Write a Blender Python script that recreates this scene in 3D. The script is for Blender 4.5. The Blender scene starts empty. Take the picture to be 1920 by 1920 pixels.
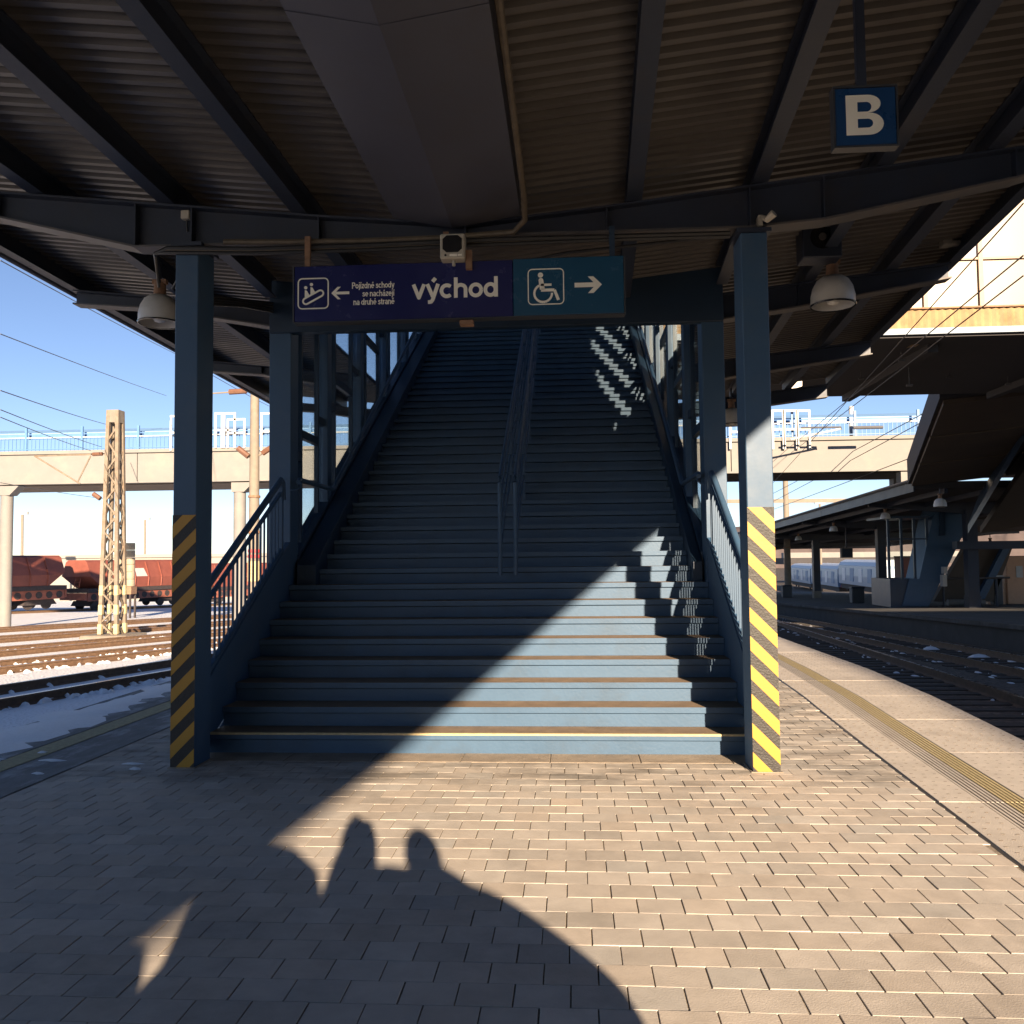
import bpy, bmesh, math, random
from mathutils import Vector, Matrix
random.seed(7)
R = math.radians
SC = bpy.context.scene
COL = SC.collection

# ------------------------------------------------------------------ camera
F_PX, CAM_H, YAW, PITCH, ROLL = 1660.0, 1.53, 3.79, 3.03, 0.56
a_, p_, r_ = R(YAW), R(PITCH), R(ROLL)
FW = Vector((-math.sin(a_)*math.cos(p_), math.cos(a_)*math.cos(p_), math.sin(p_)))
RT0 = Vector((math.cos(a_), math.sin(a_), 0)); UP0 = RT0.cross(FW)
RT = RT0*math.cos(r_) - UP0*math.sin(r_); UP = UP0*math.cos(r_) + RT0*math.sin(r_)
EYE = Vector((0, 0, CAM_H))
cd = bpy.data.cameras.new('camera'); cam = bpy.data.objects.new('camera', cd); COL.objects.link(cam)
cd.sensor_width = 36; cd.lens = 36*F_PX/1920; cd.clip_end = 6000; cd.clip_start = 0.02
m = Matrix((RT, UP, -FW)).transposed().to_4x4(); m.translation = EYE
cam.matrix_world = m
SC.camera = cam

# ------------------------------------------------------------------ sky, sun, exposure
SUN_AZ, SUN_EL = 13.9, 16.0          # light travels towards (-sin az, cos az), down by el
w = bpy.data.worlds.new('World'); SC.world = w; w.use_nodes = True
nt = w.node_tree; bg = nt.nodes['Background']
sky = nt.nodes.new('ShaderNodeTexSky'); sky.sky_type = 'NISHITA'; sky.sun_disc = False
sky.sun_elevation = R(SUN_EL); sky.sun_rotation = R(180-SUN_AZ)
sky.altitude = 2400; sky.air_density = 1.0; sky.dust_density = 0.1; sky.ozone_density = 2.2
tn = nt.nodes.new('ShaderNodeMix'); tn.data_type = 'RGBA'; tn.blend_type = 'MULTIPLY'; tn.inputs[0].default_value = 1
tn.inputs[7].default_value = (1.09, 1.0, 1.05, 1)          # even tint of the winter air
nt.links.new(sky.outputs[0], tn.inputs[6]); nt.links.new(tn.outputs[2], bg.inputs[0]); bg.inputs[1].default_value = 0.05
sd = bpy.data.lights.new('sun', 'SUN'); sd.energy = 5.0; sd.angle = R(0.55); sd.color = (1.0, 0.78, 0.55)
sun = bpy.data.objects.new('sun', sd); COL.objects.link(sun)
LD = Vector((-math.sin(R(SUN_AZ))*math.cos(R(SUN_EL)), math.cos(R(SUN_AZ))*math.cos(R(SUN_EL)), -math.sin(R(SUN_EL))))
sun.rotation_euler = LD.to_track_quat('-Z', 'Y').to_euler()
sun.location = (6, -20, 14)
SC.view_settings.view_transform = 'Standard'; SC.view_settings.look = 'None'
SC.view_settings.gamma = 1.0; SC.view_settings.exposure = 1.58
SC.cycles.max_bounces = 8; SC.cycles.diffuse_bounces = 1; SC.cycles.transparent_max_bounces = 24

# ------------------------------------------------------------------ helpers
def at(px, py, Y):
    """world point seen at photo pixel (px, py) on the plane at distance Y"""
    v = FW + RT*((px-960)/F_PX) - UP*((py-960)/F_PX)
    return EYE + v*(Y/v.y)
def atz(px, py, z):
    v = FW + RT*((px-960)/F_PX) - UP*((py-960)/F_PX)
    return EYE + v*((z-CAM_H)/v.z)
def yz(Y):                      # the rail level of the yard, falling gently away from the platform
    return -0.55 - 0.028*min(max(0, Y-13), 110)

class MB:
    def __init__(s): s.v = []; s.f = []; s.m = []
    def add(s, vs, fs, mi=0):
        o = len(s.v); s.v += [tuple(v) for v in vs]
        for f in fs: s.f.append(tuple(i+o for i in f)); s.m.append(mi)
        return s
    def box(s, x0, x1, y0, y1, z0, z1, mi=0):
        vs = [(x, y, z) for z in (z0, z1) for y in (y0, y1) for x in (x0, x1)]
        return s.add(vs, [(0,2,3,1),(4,5,7,6),(0,1,5,4),(2,6,7,3),(0,4,6,2),(1,3,7,5)], mi)
    def hexa(s, p, mi=0):       # 8 points: bottom 4 (ccw), top 4
        return s.add(p, [(3,2,1,0),(4,5,6,7),(0,1,5,4),(1,2,6,5),(2,3,7,6),(3,0,4,7)], mi)
    def bar(s, a, b, w, h, mi=0, up=(0,0,1)):
        a = Vector(a); b = Vector(b); d = (b-a).normalized(); u = Vector(up)
        if abs(d.dot(u)) > .98: u = Vector((0,1,0))
        x = d.cross(u).normalized(); y = x.cross(d).normalized()
        q = [x*i*w/2 + y*j*h/2 for i, j in ((-1,-1),(1,-1),(1,1),(-1,1))]
        return s.add([a+k for k in q]+[b+k for k in q], [(3,2,1,0),(4,5,6,7),(0,1,5,4),(1,2,6,5),(2,3,7,6),(3,0,4,7)], mi)
    def tube(s, pts, r, n=8, mi=0, cap=True):
        pts = [Vector(p) for p in pts]; rings = []
        for i, p in enumerate(pts):
            d = (pts[min(i+1, len(pts)-1)]-pts[max(i-1, 0)]).normalized()
            u = Vector((0,0,1)) if abs(d.z) < .95 else Vector((0,1,0))
            x = d.cross(u).normalized(); y = x.cross(d).normalized()
            rr = r[i] if isinstance(r, (list, tuple)) else r
            rings.append([p + x*math.cos(2*math.pi*k/n)*rr + y*math.sin(2*math.pi*k/n)*rr for k in range(n)])
        vs = [v for g in rings for v in g]; fs = []
        for i in range(len(pts)-1):
            for k in range(n):
                fs.append((i*n+k, i*n+(k+1) % n, (i+1)*n+(k+1) % n, (i+1)*n+k))
        if cap:
            fs.append(tuple(reversed(range(n)))); fs.append(tuple((len(pts)-1)*n+k for k in range(n)))
        return s.add(vs, fs, mi)
    def lathe(s, c, prof, n=24, mi=0):      # profile of (r, z) from top to bottom around the vertical through c
        c = Vector(c); vs = []; fs = []
        for r, z in prof:
            for k in range(n): vs.append((c.x+r*math.cos(2*math.pi*k/n), c.y+r*math.sin(2*math.pi*k/n), c.z+z))
        for i in range(len(prof)-1):
            for k in range(n): fs.append((i*n+k, (i+1)*n+k, (i+1)*n+(k+1) % n, i*n+(k+1) % n))
        return s.add(vs, fs, mi)
    def prism(s, poly, d, mi=0):            # planar polygon (list of Vector) extruded by vector d
        n = len(poly); d = Vector(d)
        vs = [Vector(p) for p in poly] + [Vector(p)+d for p in poly]
        fs = [tuple(reversed(range(n))), tuple(range(n, 2*n))] + [(i, (i+1) % n, n+(i+1) % n, n+i) for i in range(n)]
        return s.add(vs, fs, mi)
    def disc(s, c, r, y0, y1, n=20, mi=0):  # disc in the XZ plane
        return s.prism([(c[0]+r*math.cos(2*math.pi*k/n), y0, c[1]+r*math.sin(2*math.pi*k/n)) for k in range(n)], (0, y1-y0, 0), mi)
    def path2(s, pts, wd, y0, y1, mi=0):    # thick polyline in the XZ plane, each piece a hair apart in depth
        for a, b in zip(pts, pts[1:]):
            s.k = getattr(s, 'k', 0)+1; y0 -= .00003; y1 += .00002
            a = Vector((a[0], a[1])); b = Vector((b[0], b[1])); d = (b-a).normalized(); n_ = Vector((-d.y, d.x))*wd/2
            q = [a-n_, b-n_, b+n_, a+n_]
            s.prism([(p.x, y0, p.y) for p in q], (0, y1-y0, 0), mi)
        return s

TAGS = ('label', 'category', 'group', 'kind')
def tag(o, label=None, cat=None, group=None, kind=None):
    for k, v in zip(TAGS, (label, cat, group, kind)):
        if v: o[k] = v
    return o
def mesh_of(mb, name, mats, smooth=False):
    me = bpy.data.meshes.new(name); me.from_pydata(mb.v, [], mb.f)
    for x in (mats if isinstance(mats, (list, tuple)) else [mats]): me.materials.append(x)
    for p, i in zip(me.polygons, mb.m): p.material_index = i
    if smooth:
        for p in me.polygons: p.use_smooth = True
    bm = bmesh.new(); bm.from_mesh(me); bmesh.ops.recalc_face_normals(bm, faces=bm.faces); bm.to_mesh(me); bm.free()
    me.update()
    return me
def link(o, parent=None):
    COL.objects.link(o)
    if parent:
        o.parent = parent
        o.matrix_parent_inverse = Matrix.Translation(WL.get(parent.name, Vector((0,0,0)))).inverted()
    return o
WL = {}                          # world locations of the empties
def obj(name, mb, mats, parent=None, label=None, cat=None, group=None, kind=None, smooth=False, bevel=0):
    me = mb if isinstance(mb, bpy.types.Mesh) else mesh_of(mb, name, mats, smooth)
    o = bpy.data.objects.new(name, me); link(o, parent)
    if smooth:
        md = o.modifiers.new('n', 'EDGE_SPLIT'); md.split_angle = R(40)
    if bevel:
        b = o.modifiers.new('b', 'BEVEL'); b.width = bevel; b.segments = 1; b.limit_method = 'ANGLE'
    return tag(o, label, cat, group, kind)
def empty(name, loc, label, cat, group=None, kind=None):
    o = bpy.data.objects.new(name, None); COL.objects.link(o); o.location = loc; o.empty_display_size = .2
    WL[o.name] = Vector(loc)
    return tag(o, label, cat, group, kind)
def copy_tree(o, loc=None, rotz=None, parent=None):
    c = o.copy(); COL.objects.link(c)
    if parent: c.parent = parent
    if loc is not None: c.location = loc
    if rotz is not None: c.rotation_euler = (0, 0, rotz)
    for ch in list(o.children): copy_tree(ch, parent=c)
    return c

# ------------------------------------------------------------------ materials
def mat(name, col, rough=.6, metal=0, var=.12, scale=6, bump=0, bscale=60, dirt=None, dscale=1.2, damt=.4, spec=.5, coat=0, stretch=None, attr=None, world=False):
    M = bpy.data.materials.new(name); M.use_nodes = True; t = M.node_tree; N = t.nodes; L = t.links
    b = N['Principled BSDF']; b.inputs['Roughness'].default_value = rough; b.inputs['Metallic'].default_value = metal
    b.inputs['Specular IOR Level'].default_value = spec
    if coat: b.inputs['Coat Weight'].default_value = coat
    tc = N.new('ShaderNodeTexCoord'); vec = N.new('ShaderNodeNewGeometry').outputs['Position'] if world else tc.outputs['Object']; vec0 = vec
    if stretch:
        mp = N.new('ShaderNodeMapping'); mp.inputs['Scale'].default_value = stretch; L.new(vec, mp.inputs[0]); vec = mp.outputs[0]
    nz = N.new('ShaderNodeTexNoise'); nz.inputs['Scale'].default_value = scale; nz.inputs['Detail'].default_value = 6; nz.inputs['Roughness'].default_value = .62
    L.new(vec, nz.inputs['Vector'])
    rp = N.new('ShaderNodeValToRGB'); e = rp.color_ramp.elements
    e[0].position = .3; e[1].position = .7
    e[0].color = tuple(c*(1-var) for c in col)+(1,); e[1].color = tuple(min(1, c*(1+var)) for c in col)+(1,)
    L.new(nz.outputs[0], rp.inputs[0]); out = rp.outputs[0]
    if dirt:
        n2 = N.new('ShaderNodeTexNoise'); n2.inputs['Scale'].default_value = dscale; n2.inputs['Detail'].default_value = 8; n2.inputs['Roughness'].default_value = .7
        L.new(vec, n2.inputs['Vector'])
        mr = N.new('ShaderNodeMapRange'); mr.inputs[1].default_value = .5; mr.inputs[2].default_value = .75; mr.inputs[4].default_value = damt
        L.new(n2.outputs[0], mr.inputs[0])
        mx = N.new('ShaderNodeMix'); mx.data_type = 'RGBA'; mx.inputs[7].default_value = dirt+(1,)
        L.new(mr.outputs[0], mx.inputs[0]); L.new(out, mx.inputs[6]); out = mx.outputs[2]
    if attr:
        an = N.new('ShaderNodeAttribute'); an.attribute_name = attr
        mx = N.new('ShaderNodeMix'); mx.data_type = 'RGBA'; mx.blend_type = 'MULTIPLY'; mx.inputs[0].default_value = 1
        L.new(out, mx.inputs[6]); L.new(an.outputs['Color'], mx.inputs[7]); out = mx.outputs[2]
    L.new(out, b.inputs['Base Color'])
    rr = N.new('ShaderNodeMapRange'); rr.inputs[3].default_value = max(.05, rough-.1); rr.inputs[4].default_value = min(1, rough+.1)
    L.new(nz.outputs[0], rr.inputs[0]); L.new(rr.outputs[0], b.inputs['Roughness'])
    if bump:
        n3 = N.new('ShaderNodeTexNoise'); n3.inputs['Scale'].default_value = bscale; n3.inputs['Detail'].default_value = 5
        L.new(vec0, n3.inputs['Vector'])
        bp = N.new('ShaderNodeBump'); bp.inputs['Strength'].default_value = bump; bp.inputs['Distance'].default_value = .01
        L.new(n3.outputs[0], bp.inputs['Height']); L.new(bp.outputs[0], b.inputs['Normal'])
    return M
def glass_mat(name, tint=(.82,.92,.95), refl=.1):
    M = bpy.data.materials.new(name); M.use_nodes = True; t = M.node_tree; N = t.nodes; L = t.links
    N.remove(N['Principled BSDF'])
    tr = N.new('ShaderNodeBsdfTransparent'); tr.inputs[0].default_value = tint+(1,)
    gl = N.new('ShaderNodeBsdfGlossy'); gl.inputs['Roughness'].default_value = .03
    fr = N.new('ShaderNodeFresnel'); fr.inputs[0].default_value = 1.3
    ad = N.new('ShaderNodeMath'); ad.operation = 'MULTIPLY_ADD'; ad.inputs[1].default_value = .5; ad.inputs[2].default_value = refl*.3
    L.new(fr.outputs[0], ad.inputs[0])
    mx = N.new('ShaderNodeMixShader'); L.new(ad.outputs[0], mx.inputs[0]); L.new(tr.outputs[0], mx.inputs[1]); L.new(gl.outputs[0], mx.inputs[2])
    L.new(mx.outputs[0], N['Material Output'].inputs[0])
    return M

BLUE = mat('blue_grey_paint', (.042,.092,.165), .50, var=.06, scale=3, bump=.08, bscale=25, dirt=(.16,.17,.17), damt=.25, spec=.4)
BLUE_D = mat('dark_blue_paint', (.018,.040,.075), .42, var=.1, scale=3, bump=.06, bscale=25)
BLUE_STEP = mat('stair_paint', (.052,.105,.18), .48, spec=.35, var=.08, scale=2.5, bump=.12, bscale=40, dirt=(.045,.065,.09), dscale=2.2, damt=.5, world=True)
STEEL = mat('canopy_steel', (.024,.033,.056), .5, var=.12, scale=3, bump=.1, bscale=30, dirt=(.045,.036,.03), dscale=2, damt=.5)
STEEL_P = mat('canopy_steel_flange', (.09,.085,.085), .55, var=.2, scale=5, bump=.1, dirt=(.13,.09,.06), dscale=5, damt=.6)
SHEET = mat('corrugated_sheet', (.092,.084,.078), .42, var=.18, scale=1.3, bump=.03, dirt=(.04,.03,.024), dscale=.8, damt=.6)
GUTTER = mat('gutter_sheet', (.066,.070,.095), .46, var=.08, scale=2, dirt=(.06,.05,.042), dscale=1.5, damt=.5)
YELLOW = mat('hazard_yellow', (.47,.24,.02), .5, var=.05, scale=5, bump=.05)
BLACK = mat('hazard_black', (.022,.02,.019), .55, var=.3, scale=20, bump=.4, bscale=70)
TREAD = mat('worn_tread', (.25,.175,.115), .8, var=.2, scale=8, bump=.4, bscale=90, dirt=(.20,.15,.11), dscale=3, damt=.6, world=True)
PAVER = mat('paver_concrete', (.52,.465,.405), .9, var=.10, scale=7, bump=.16, bscale=130, dirt=(.27,.235,.20), dscale=1.0, damt=.65, attr='var', world=True)
JOINT = mat('joint_sand', (.30,.25,.195), .95, var=.35, scale=60, bump=1, bscale=220)
SLAB = mat('edge_slab_concrete', (.54,.485,.425), .85, var=.1, scale=7, bump=.5, bscale=140, dirt=(.27,.23,.19), dscale=1.6, damt=.5)
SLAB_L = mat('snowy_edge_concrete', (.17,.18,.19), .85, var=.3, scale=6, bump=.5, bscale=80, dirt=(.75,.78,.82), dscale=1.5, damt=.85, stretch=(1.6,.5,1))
BAND = mat('stair_foot_concrete', (.33,.27,.21), .9, var=.2, scale=6, bump=.6, bscale=120, dirt=(.14,.12,.1), dscale=2, damt=.6)
YLINE = mat('yellow_line_paint', (.54,.44,.24), .75, var=.15, scale=20, bump=.5, bscale=150)
YLINE_D = mat('dirty_yellow_line', (.34,.30,.16), .8, var=.3, scale=25, bump=.5, bscale=150)
RAILM = mat('rail_rust', (.16,.095,.055), .75, var=.3, scale=9, bump=.4, bscale=60)
RAILT = mat('rail_head_steel', (.35,.33,.31), .28, metal=.9, var=.1)
WOODS = mat('sleeper', (.045,.037,.03), .9, var=.3, scale=12)
CREAM = mat('bridge_cream', (.215,.208,.20), .75, var=.05, scale=2, dirt=(.45,.38,.28), dscale=.6, damt=.3)
CREAM2 = mat('hall_panel_cream', (.175,.140,.102), .35, var=.06, scale=.9, dirt=(.45,.32,.18), dscale=1.2, damt=.35)
TANM = mat('hall_mullion', (.33,.22,.15), .5, var=.1)
CORR = mat('hall_corrugated_band', (.34,.22,.11), .6, var=.2, scale=3, dirt=(.20,.11,.045), dscale=2.5, damt=.7)
GUTB = mat('light_blue_fascia', (.20,.26,.33), .5, var=.06)
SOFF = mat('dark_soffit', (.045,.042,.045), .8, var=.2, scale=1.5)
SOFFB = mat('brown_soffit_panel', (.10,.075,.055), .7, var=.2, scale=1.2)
RBLUE = mat('railing_blue', (.10,.22,.42), .5, var=.1)
RBLUE2 = mat('railing_roof_blue', (.20,.36,.58), .5, var=.1)
WHITE = mat('white_paint', (.5,.5,.48), .5, var=.06)
LAMPM = mat('lamp_shade_white', (.58,.57,.54), .35, var=.06, dirt=(.30,.27,.22), dscale=8, damt=.3)
LAMPI = mat('lamp_inside_white', (.70,.70,.68), .5, var=.04)
RUSTY = mat('rusty_fitting', (.26,.15,.09), .75, var=.3, scale=14)
NAVY = mat('sign_navy', (.012,.016,.10), .25, var=.04, coat=.2)
TEAL = mat('sign_teal', (.012,.075,.15), .25, var=.04, coat=.2)
SIGNB = mat('sign_blue', (.012,.055,.16), .3, var=.04)
SIGNW = mat('sign_white', (.92,.88,.76), .5, var=.04)
FRAME = mat('sign_frame', (.06,.065,.075), .4, metal=.3, var=.1)
CABLE = mat('cable_conduit', (.12,.095,.065), .6, var=.25, scale=15)
CABLEB = mat('black_cable', (.03,.03,.03), .5, var=.2)
PLASTIC = mat('beige_plastic', (.48,.44,.36), .5, var=.06, dirt=(.25,.2,.15), dscale=12, damt=.3)
DARKP = mat('dark_screen', (.012,.012,.014), .2, var=.05)
MAST = mat('mast_concrete', (.22,.19,.155), .8, var=.12, scale=5, dirt=(.3,.2,.12), dscale=2, damt=.4)
MASTS = mat('mast_steel', (.20,.165,.125), .7, var=.25, scale=6, dirt=(.22,.12,.06), dscale=4, damt=.7)
WIRE = mat('wire', (.10,.10,.11), .5, var=.1)
INSUL = mat('insulator_brown', (.16,.08,.05), .35, var=.15)
WAGON = mat('wagon_red', (.235,.07,.048), .6, var=.15, scale=1.5, dirt=(.22,.07,.05), dscale=1, damt=.5)
WAGON_D = mat('wagon_underframe', (.05,.04,.04), .8, var=.3)
WAGON_F = mat('wagon_frame_red', (.30,.10,.065), .7, var=.25, scale=3)
TANK = mat('silo_cream', (.34,.28,.20), .6, var=.08)
TRAIN = mat('train_blue', (.22,.34,.50), .4, var=.06)
TRAINR = mat('train_roof', (.55,.62,.70), .5, var=.06)
TRAIND = mat('train_door', (.48,.56,.70), .4, var=.05)
GLASS = glass_mat('window_glass'); GLASS_D = glass_mat('tinted_glass', (.93,.97,.975), .1)
PANEG = mat('hall_window_grey', (.42,.42,.46), .12, var=.04, spec=.8)
DARKB = mat('bin_grey', (.07,.075,.08), .6, var=.1)
ORANGE = mat('peach_cabinet', (.62,.36,.22), .6, var=.06)
HILL = mat('winter_hill', (.11,.085,.08), .95, var=.3, scale=.05)
FARW = mat('far_hall_white', (.28,.265,.24), .8, var=.05)
REDP = mat('red_paint', (.5,.05,.05), .5, var=.05)
SLOT = mat('dirt_and_hole_dark', (.16,.13,.10), .9, var=.3, scale=40)  # groove dirt; also carries the dark of the small holes
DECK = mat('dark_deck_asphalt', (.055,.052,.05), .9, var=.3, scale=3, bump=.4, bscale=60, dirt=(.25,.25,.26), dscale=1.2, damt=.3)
SNOWP = mat('snow_clump', (.80,.82,.85), .6, var=.05, scale=20, bump=.4, bscale=40)
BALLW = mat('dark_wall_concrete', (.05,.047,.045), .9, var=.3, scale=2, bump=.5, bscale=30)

def yard_mat():
    """ballast with a thin snow cover, heavier on the open side of the yard"""
    M = bpy.data.materials.new('snowy_ballast'); M.use_nodes = True; t = M.node_tree; N = t.nodes; L = t.links
    b = N['Principled BSDF']; b.inputs['Roughness'].default_value = .85
    tc = N.new('ShaderNodeTexCoord'); sx = N.new('ShaderNodeSeparateXYZ'); L.new(tc.outputs['Object'], sx.inputs[0])
    n1 = N.new('ShaderNodeTexNoise'); n1.inputs['Scale'].default_value = 7; n1.inputs['Detail'].default_value = 8; L.new(tc.outputs['Object'], n1.inputs['Vector'])
    vo = N.new('ShaderNodeTexVoronoi'); vo.inputs['Scale'].default_value = 16; L.new(tc.outputs['Object'], vo.inputs['Vector'])
    rp = N.new('ShaderNodeValToRGB'); e = rp.color_ramp.elements; e[0].color = (.03,.024,.02,1); e[1].color = (.15,.115,.085,1); L.new(vo.outputs['Color'], rp.inputs[0])
    n2 = N.new('ShaderNodeTexNoise'); n2.inputs['Scale'].default_value = .55; n2.inputs['Detail'].default_value = 9; n2.inputs['Roughness'].default_value = .65; L.new(tc.outputs['Object'], n2.inputs['Vector'])
    mr = N.new('ShaderNodeMapRange'); mr.inputs[1].default_value = -1; mr.inputs[2].default_value = 5; mr.inputs[3].default_value = .32; mr.inputs[4].default_value = -.16
    L.new(sx.outputs[0], mr.inputs[0])
    ad = N.new('ShaderNodeMath'); ad.operation = 'ADD'; L.new(n2.outputs[0], ad.inputs[0]); L.new(mr.outputs[0], ad.inputs[1])
    st = N.new('ShaderNodeMapRange'); st.inputs[1].default_value = .52; st.inputs[2].default_value = .58; L.new(ad.outputs[0], st.inputs[0])
    mx = N.new('ShaderNodeMix'); mx.data_type = 'RGBA'; mx.inputs[7].default_value = (.80,.81,.83,1)
    L.new(st.outputs[0], mx.inputs[0]); L.new(rp.outputs[0], mx.inputs[6]); L.new(mx.outputs[2], b.inputs['Base Color'])
    bp = N.new('ShaderNodeBump'); bp.inputs['Strength'].default_value = .7; bp.inputs['Distance'].default_value = .04
    L.new(vo.outputs['Distance'], bp.inputs['Height']); L.new(bp.outputs[0], b.inputs['Normal'])
    return M
def stain(M, y0, y1):
    """blackened, trodden patches on the paving along the foot of the stairs"""
    t = M.node_tree; N = t.nodes; L = t.links; b = N['Principled BSDF']; src = b.inputs['Base Color'].links[0].from_socket
    g = N.new('ShaderNodeNewGeometry'); sp_ = N.new('ShaderNodeSeparateXYZ'); L.new(g.outputs['Position'], sp_.inputs[0])
    mp = N.new('ShaderNodeMapping'); mp.inputs['Scale'].default_value = (1.1, 2.6, 1); L.new(g.outputs['Position'], mp.inputs[0])
    n = N.new('ShaderNodeTexNoise'); n.inputs['Scale'].default_value = 1.5; n.inputs['Detail'].default_value = 7; n.inputs['Roughness'].default_value = .65; L.new(mp.outputs[0], n.inputs['Vector'])
    a = N.new('ShaderNodeMapRange'); a.inputs[1].default_value = y0; a.inputs[2].default_value = y1; a.interpolation_type = 'SMOOTHSTEP'; L.new(sp_.outputs[1], a.inputs[0])
    c = N.new('ShaderNodeMapRange'); c.inputs[1].default_value = .42; c.inputs[2].default_value = .68; L.new(n.outputs[0], c.inputs[0])
    m1 = N.new('ShaderNodeMath'); m1.operation = 'MULTIPLY'; L.new(a.outputs[0], m1.inputs[0]); L.new(c.outputs[0], m1.inputs[1])
    m2 = N.new('ShaderNodeMath'); m2.operation = 'MULTIPLY'; m2.inputs[1].default_value = .8; L.new(m1.outputs[0], m2.inputs[0])
    mx = N.new('ShaderNodeMix'); mx.data_type = 'RGBA'; mx.inputs[7].default_value = (.10,.085,.07,1)
    L.new(m2.outputs[0], mx.inputs[0]); L.new(src, mx.inputs[6]); L.new(mx.outputs[2], b.inputs['Base Color'])
stain(PAVER, 5.7, 6.4)
YARD = yard_mat()

# ------------------------------------------------------------------ ground and yard
mb = MB(); ys = [-400, -60, -10, 0, 8, 13, 20, 30, 45, 60, 80, 100, 123, 200, 400, 5000]
xs = [-3000, -400, -120, -60, -30, -6, 6, 30, 60, 120, 400, 3000]
vs = [(x, y, yz(y)-.17) for y in ys for x in xs]; n = len(xs)
mb.add(vs, [(j*n+i, j*n+i+1, (j+1)*n+i+1, (j+1)*n+i) for j in range(len(ys)-1) for i in range(n-1)])
obj('ground', mb, YARD, kind='structure')

# ------------------------------------------------------------------ our platform
XC = -0.77
def xj(Y): return 1.93 + .055*Y if Y < 8 else 2.37+.07*(Y-8)         # joint between paving and edge slabs, right
def xe(Y): return 3.02 + .088*Y if Y < 13 else 4.164 + .045*(Y-13)   # platform edge, right
XJL, XEL = -3.74, -5.2
def zp(Y): return -.022*max(0, Y-10)
plat = empty('platform', (0,0,0), 'island platform paved with small concrete blocks in front of the stairs', 'platform', kind='structure')
Ys = [-40, -20, -6, 0, 3, 6, 8, 10, 13, 16, 20, 26, 34, 60]
mb = MB()                                                            # bed below the pavers, walls down to the track
tp = [(XEL+.02, y, zp(y)-.0052) for y in Ys] + [(xe(y)-.02, y, zp(y)-.0052) for y in reversed(Ys)]
nY = len(Ys)
for i in range(nY-1):
    y0, y1 = Ys[i], Ys[i+1]
    mb.add([(XEL+.02,y0,zp(y0)-.0052),(xe(y0)-.02,y0,zp(y0)-.0052),(xe(y1)-.02,y1,zp(y1)-.0052),(XEL+.02,y1,zp(y1)-.0052)], [(0,1,2,3)], 0)
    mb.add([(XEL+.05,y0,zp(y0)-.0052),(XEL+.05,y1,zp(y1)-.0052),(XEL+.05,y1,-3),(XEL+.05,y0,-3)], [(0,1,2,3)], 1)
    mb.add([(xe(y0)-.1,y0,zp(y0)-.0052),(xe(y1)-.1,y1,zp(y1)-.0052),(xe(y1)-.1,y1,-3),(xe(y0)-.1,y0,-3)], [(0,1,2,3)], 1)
obj('paving_bed', mb, [JOINT, BALLW], plat)

# pavers, 0.20 x 0.165 m, laid in half bond across the platform
PL, PW, GAPX, GAPY, CH = .20, .165, .0056, .0028, .0014
def paver_geo(mb, cx, cy, l, wd, cols, col, tilt=(0,0), dz=0, zb=None):
    h = [(-l/2,-wd/2),(l/2,-wd/2),(l/2,wd/2),(-l/2,wd/2)]
    zz = (zp(cy) if zb is None else zb)+dz
    top = [(cx+x-math.copysign(CH,x), cy+y-math.copysign(CH,y), zz+tilt[0]*x+tilt[1]*y) for x, y in h]
    mid = [(cx+x, cy+y, zz-CH+tilt[0]*x+tilt[1]*y) for x, y in h]
    bot = [(cx+x, cy+y, zz-.02) for x, y in h]
    mb.add(top+mid+bot, [(0,1,2,3)]+[(i,4+i,4+(i+1)%4,(i+1)%4) for i in range(4)]+[(4+i,8+i,8+(i+1)%4,4+(i+1)%4) for i in range(4)])
    cols += [col]*12
def with_cols(me, cols):
    ca = me.color_attributes.new('var', 'FLOAT_COLOR', 'POINT')
    for i, c in enumerate(cols): ca.data[i].color = (c[0], c[1], c[2], 1)
    return me
def pcol():
    v = random.gauss(.97, .055); t = random.gauss(0, .015)
    return (min(1.25, max(.75, v+t)), min(1.25, max(.75, v)), min(1.25, max(.72, v-t)))
variants = {}
def variant(l, k):
    key = (round(l,3), k)
    if key not in variants:
        b, c = MB(), []
        paver_geo(b, 0, 0, l, PW-GAPY, c, pcol(), (random.gauss(0,.0045), random.gauss(0,.0045)), random.uniform(-.0012,.0012), zb=0)
        variants[key] = with_cols(mesh_of(b, 'paver', PAVER), c)
    return variants[key]
field, fcols, npv = MB(), [], 0
Y0 = 6.735
cand = []
for r in range(-52, 34):
    y1 = Y0 - r*PW; cy = y1 - PW/2
    if cy > 15 or cy < 1.1: continue
    off = (r % 2)*PL/2 + .03 + random.gauss(0, .004) + .0022*r
    xl, xr = XJL+.008, xj(cy)-.012
    x = xl - ((xl-off) % PL); 
    while x < xr:
        a, b = max(x, xl), min(x+PL, xr); x += PL
        if b-a < .035: continue
        cx = (a+b)/2
        if cy > 6.75 and -3.02 < cx < 1.48: continue
        cand.append((cx, cy, b-a-GAPX))
def inview(c):
    v = Vector((c[0], c[1], 0))-EYE; d = v.dot(FW)
    if d < .3: return False
    u, q = v.dot(RT)/d*F_PX, -v.dot(UP)/d*F_PX
    return abs(u) < 950 and abs(q) < 950
seen = sorted([c for c in cand if inview(c) and c[2] > .18], key=lambda c: c[1]**2+c[0]**2)[:300]
sset = set(seen)
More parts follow.
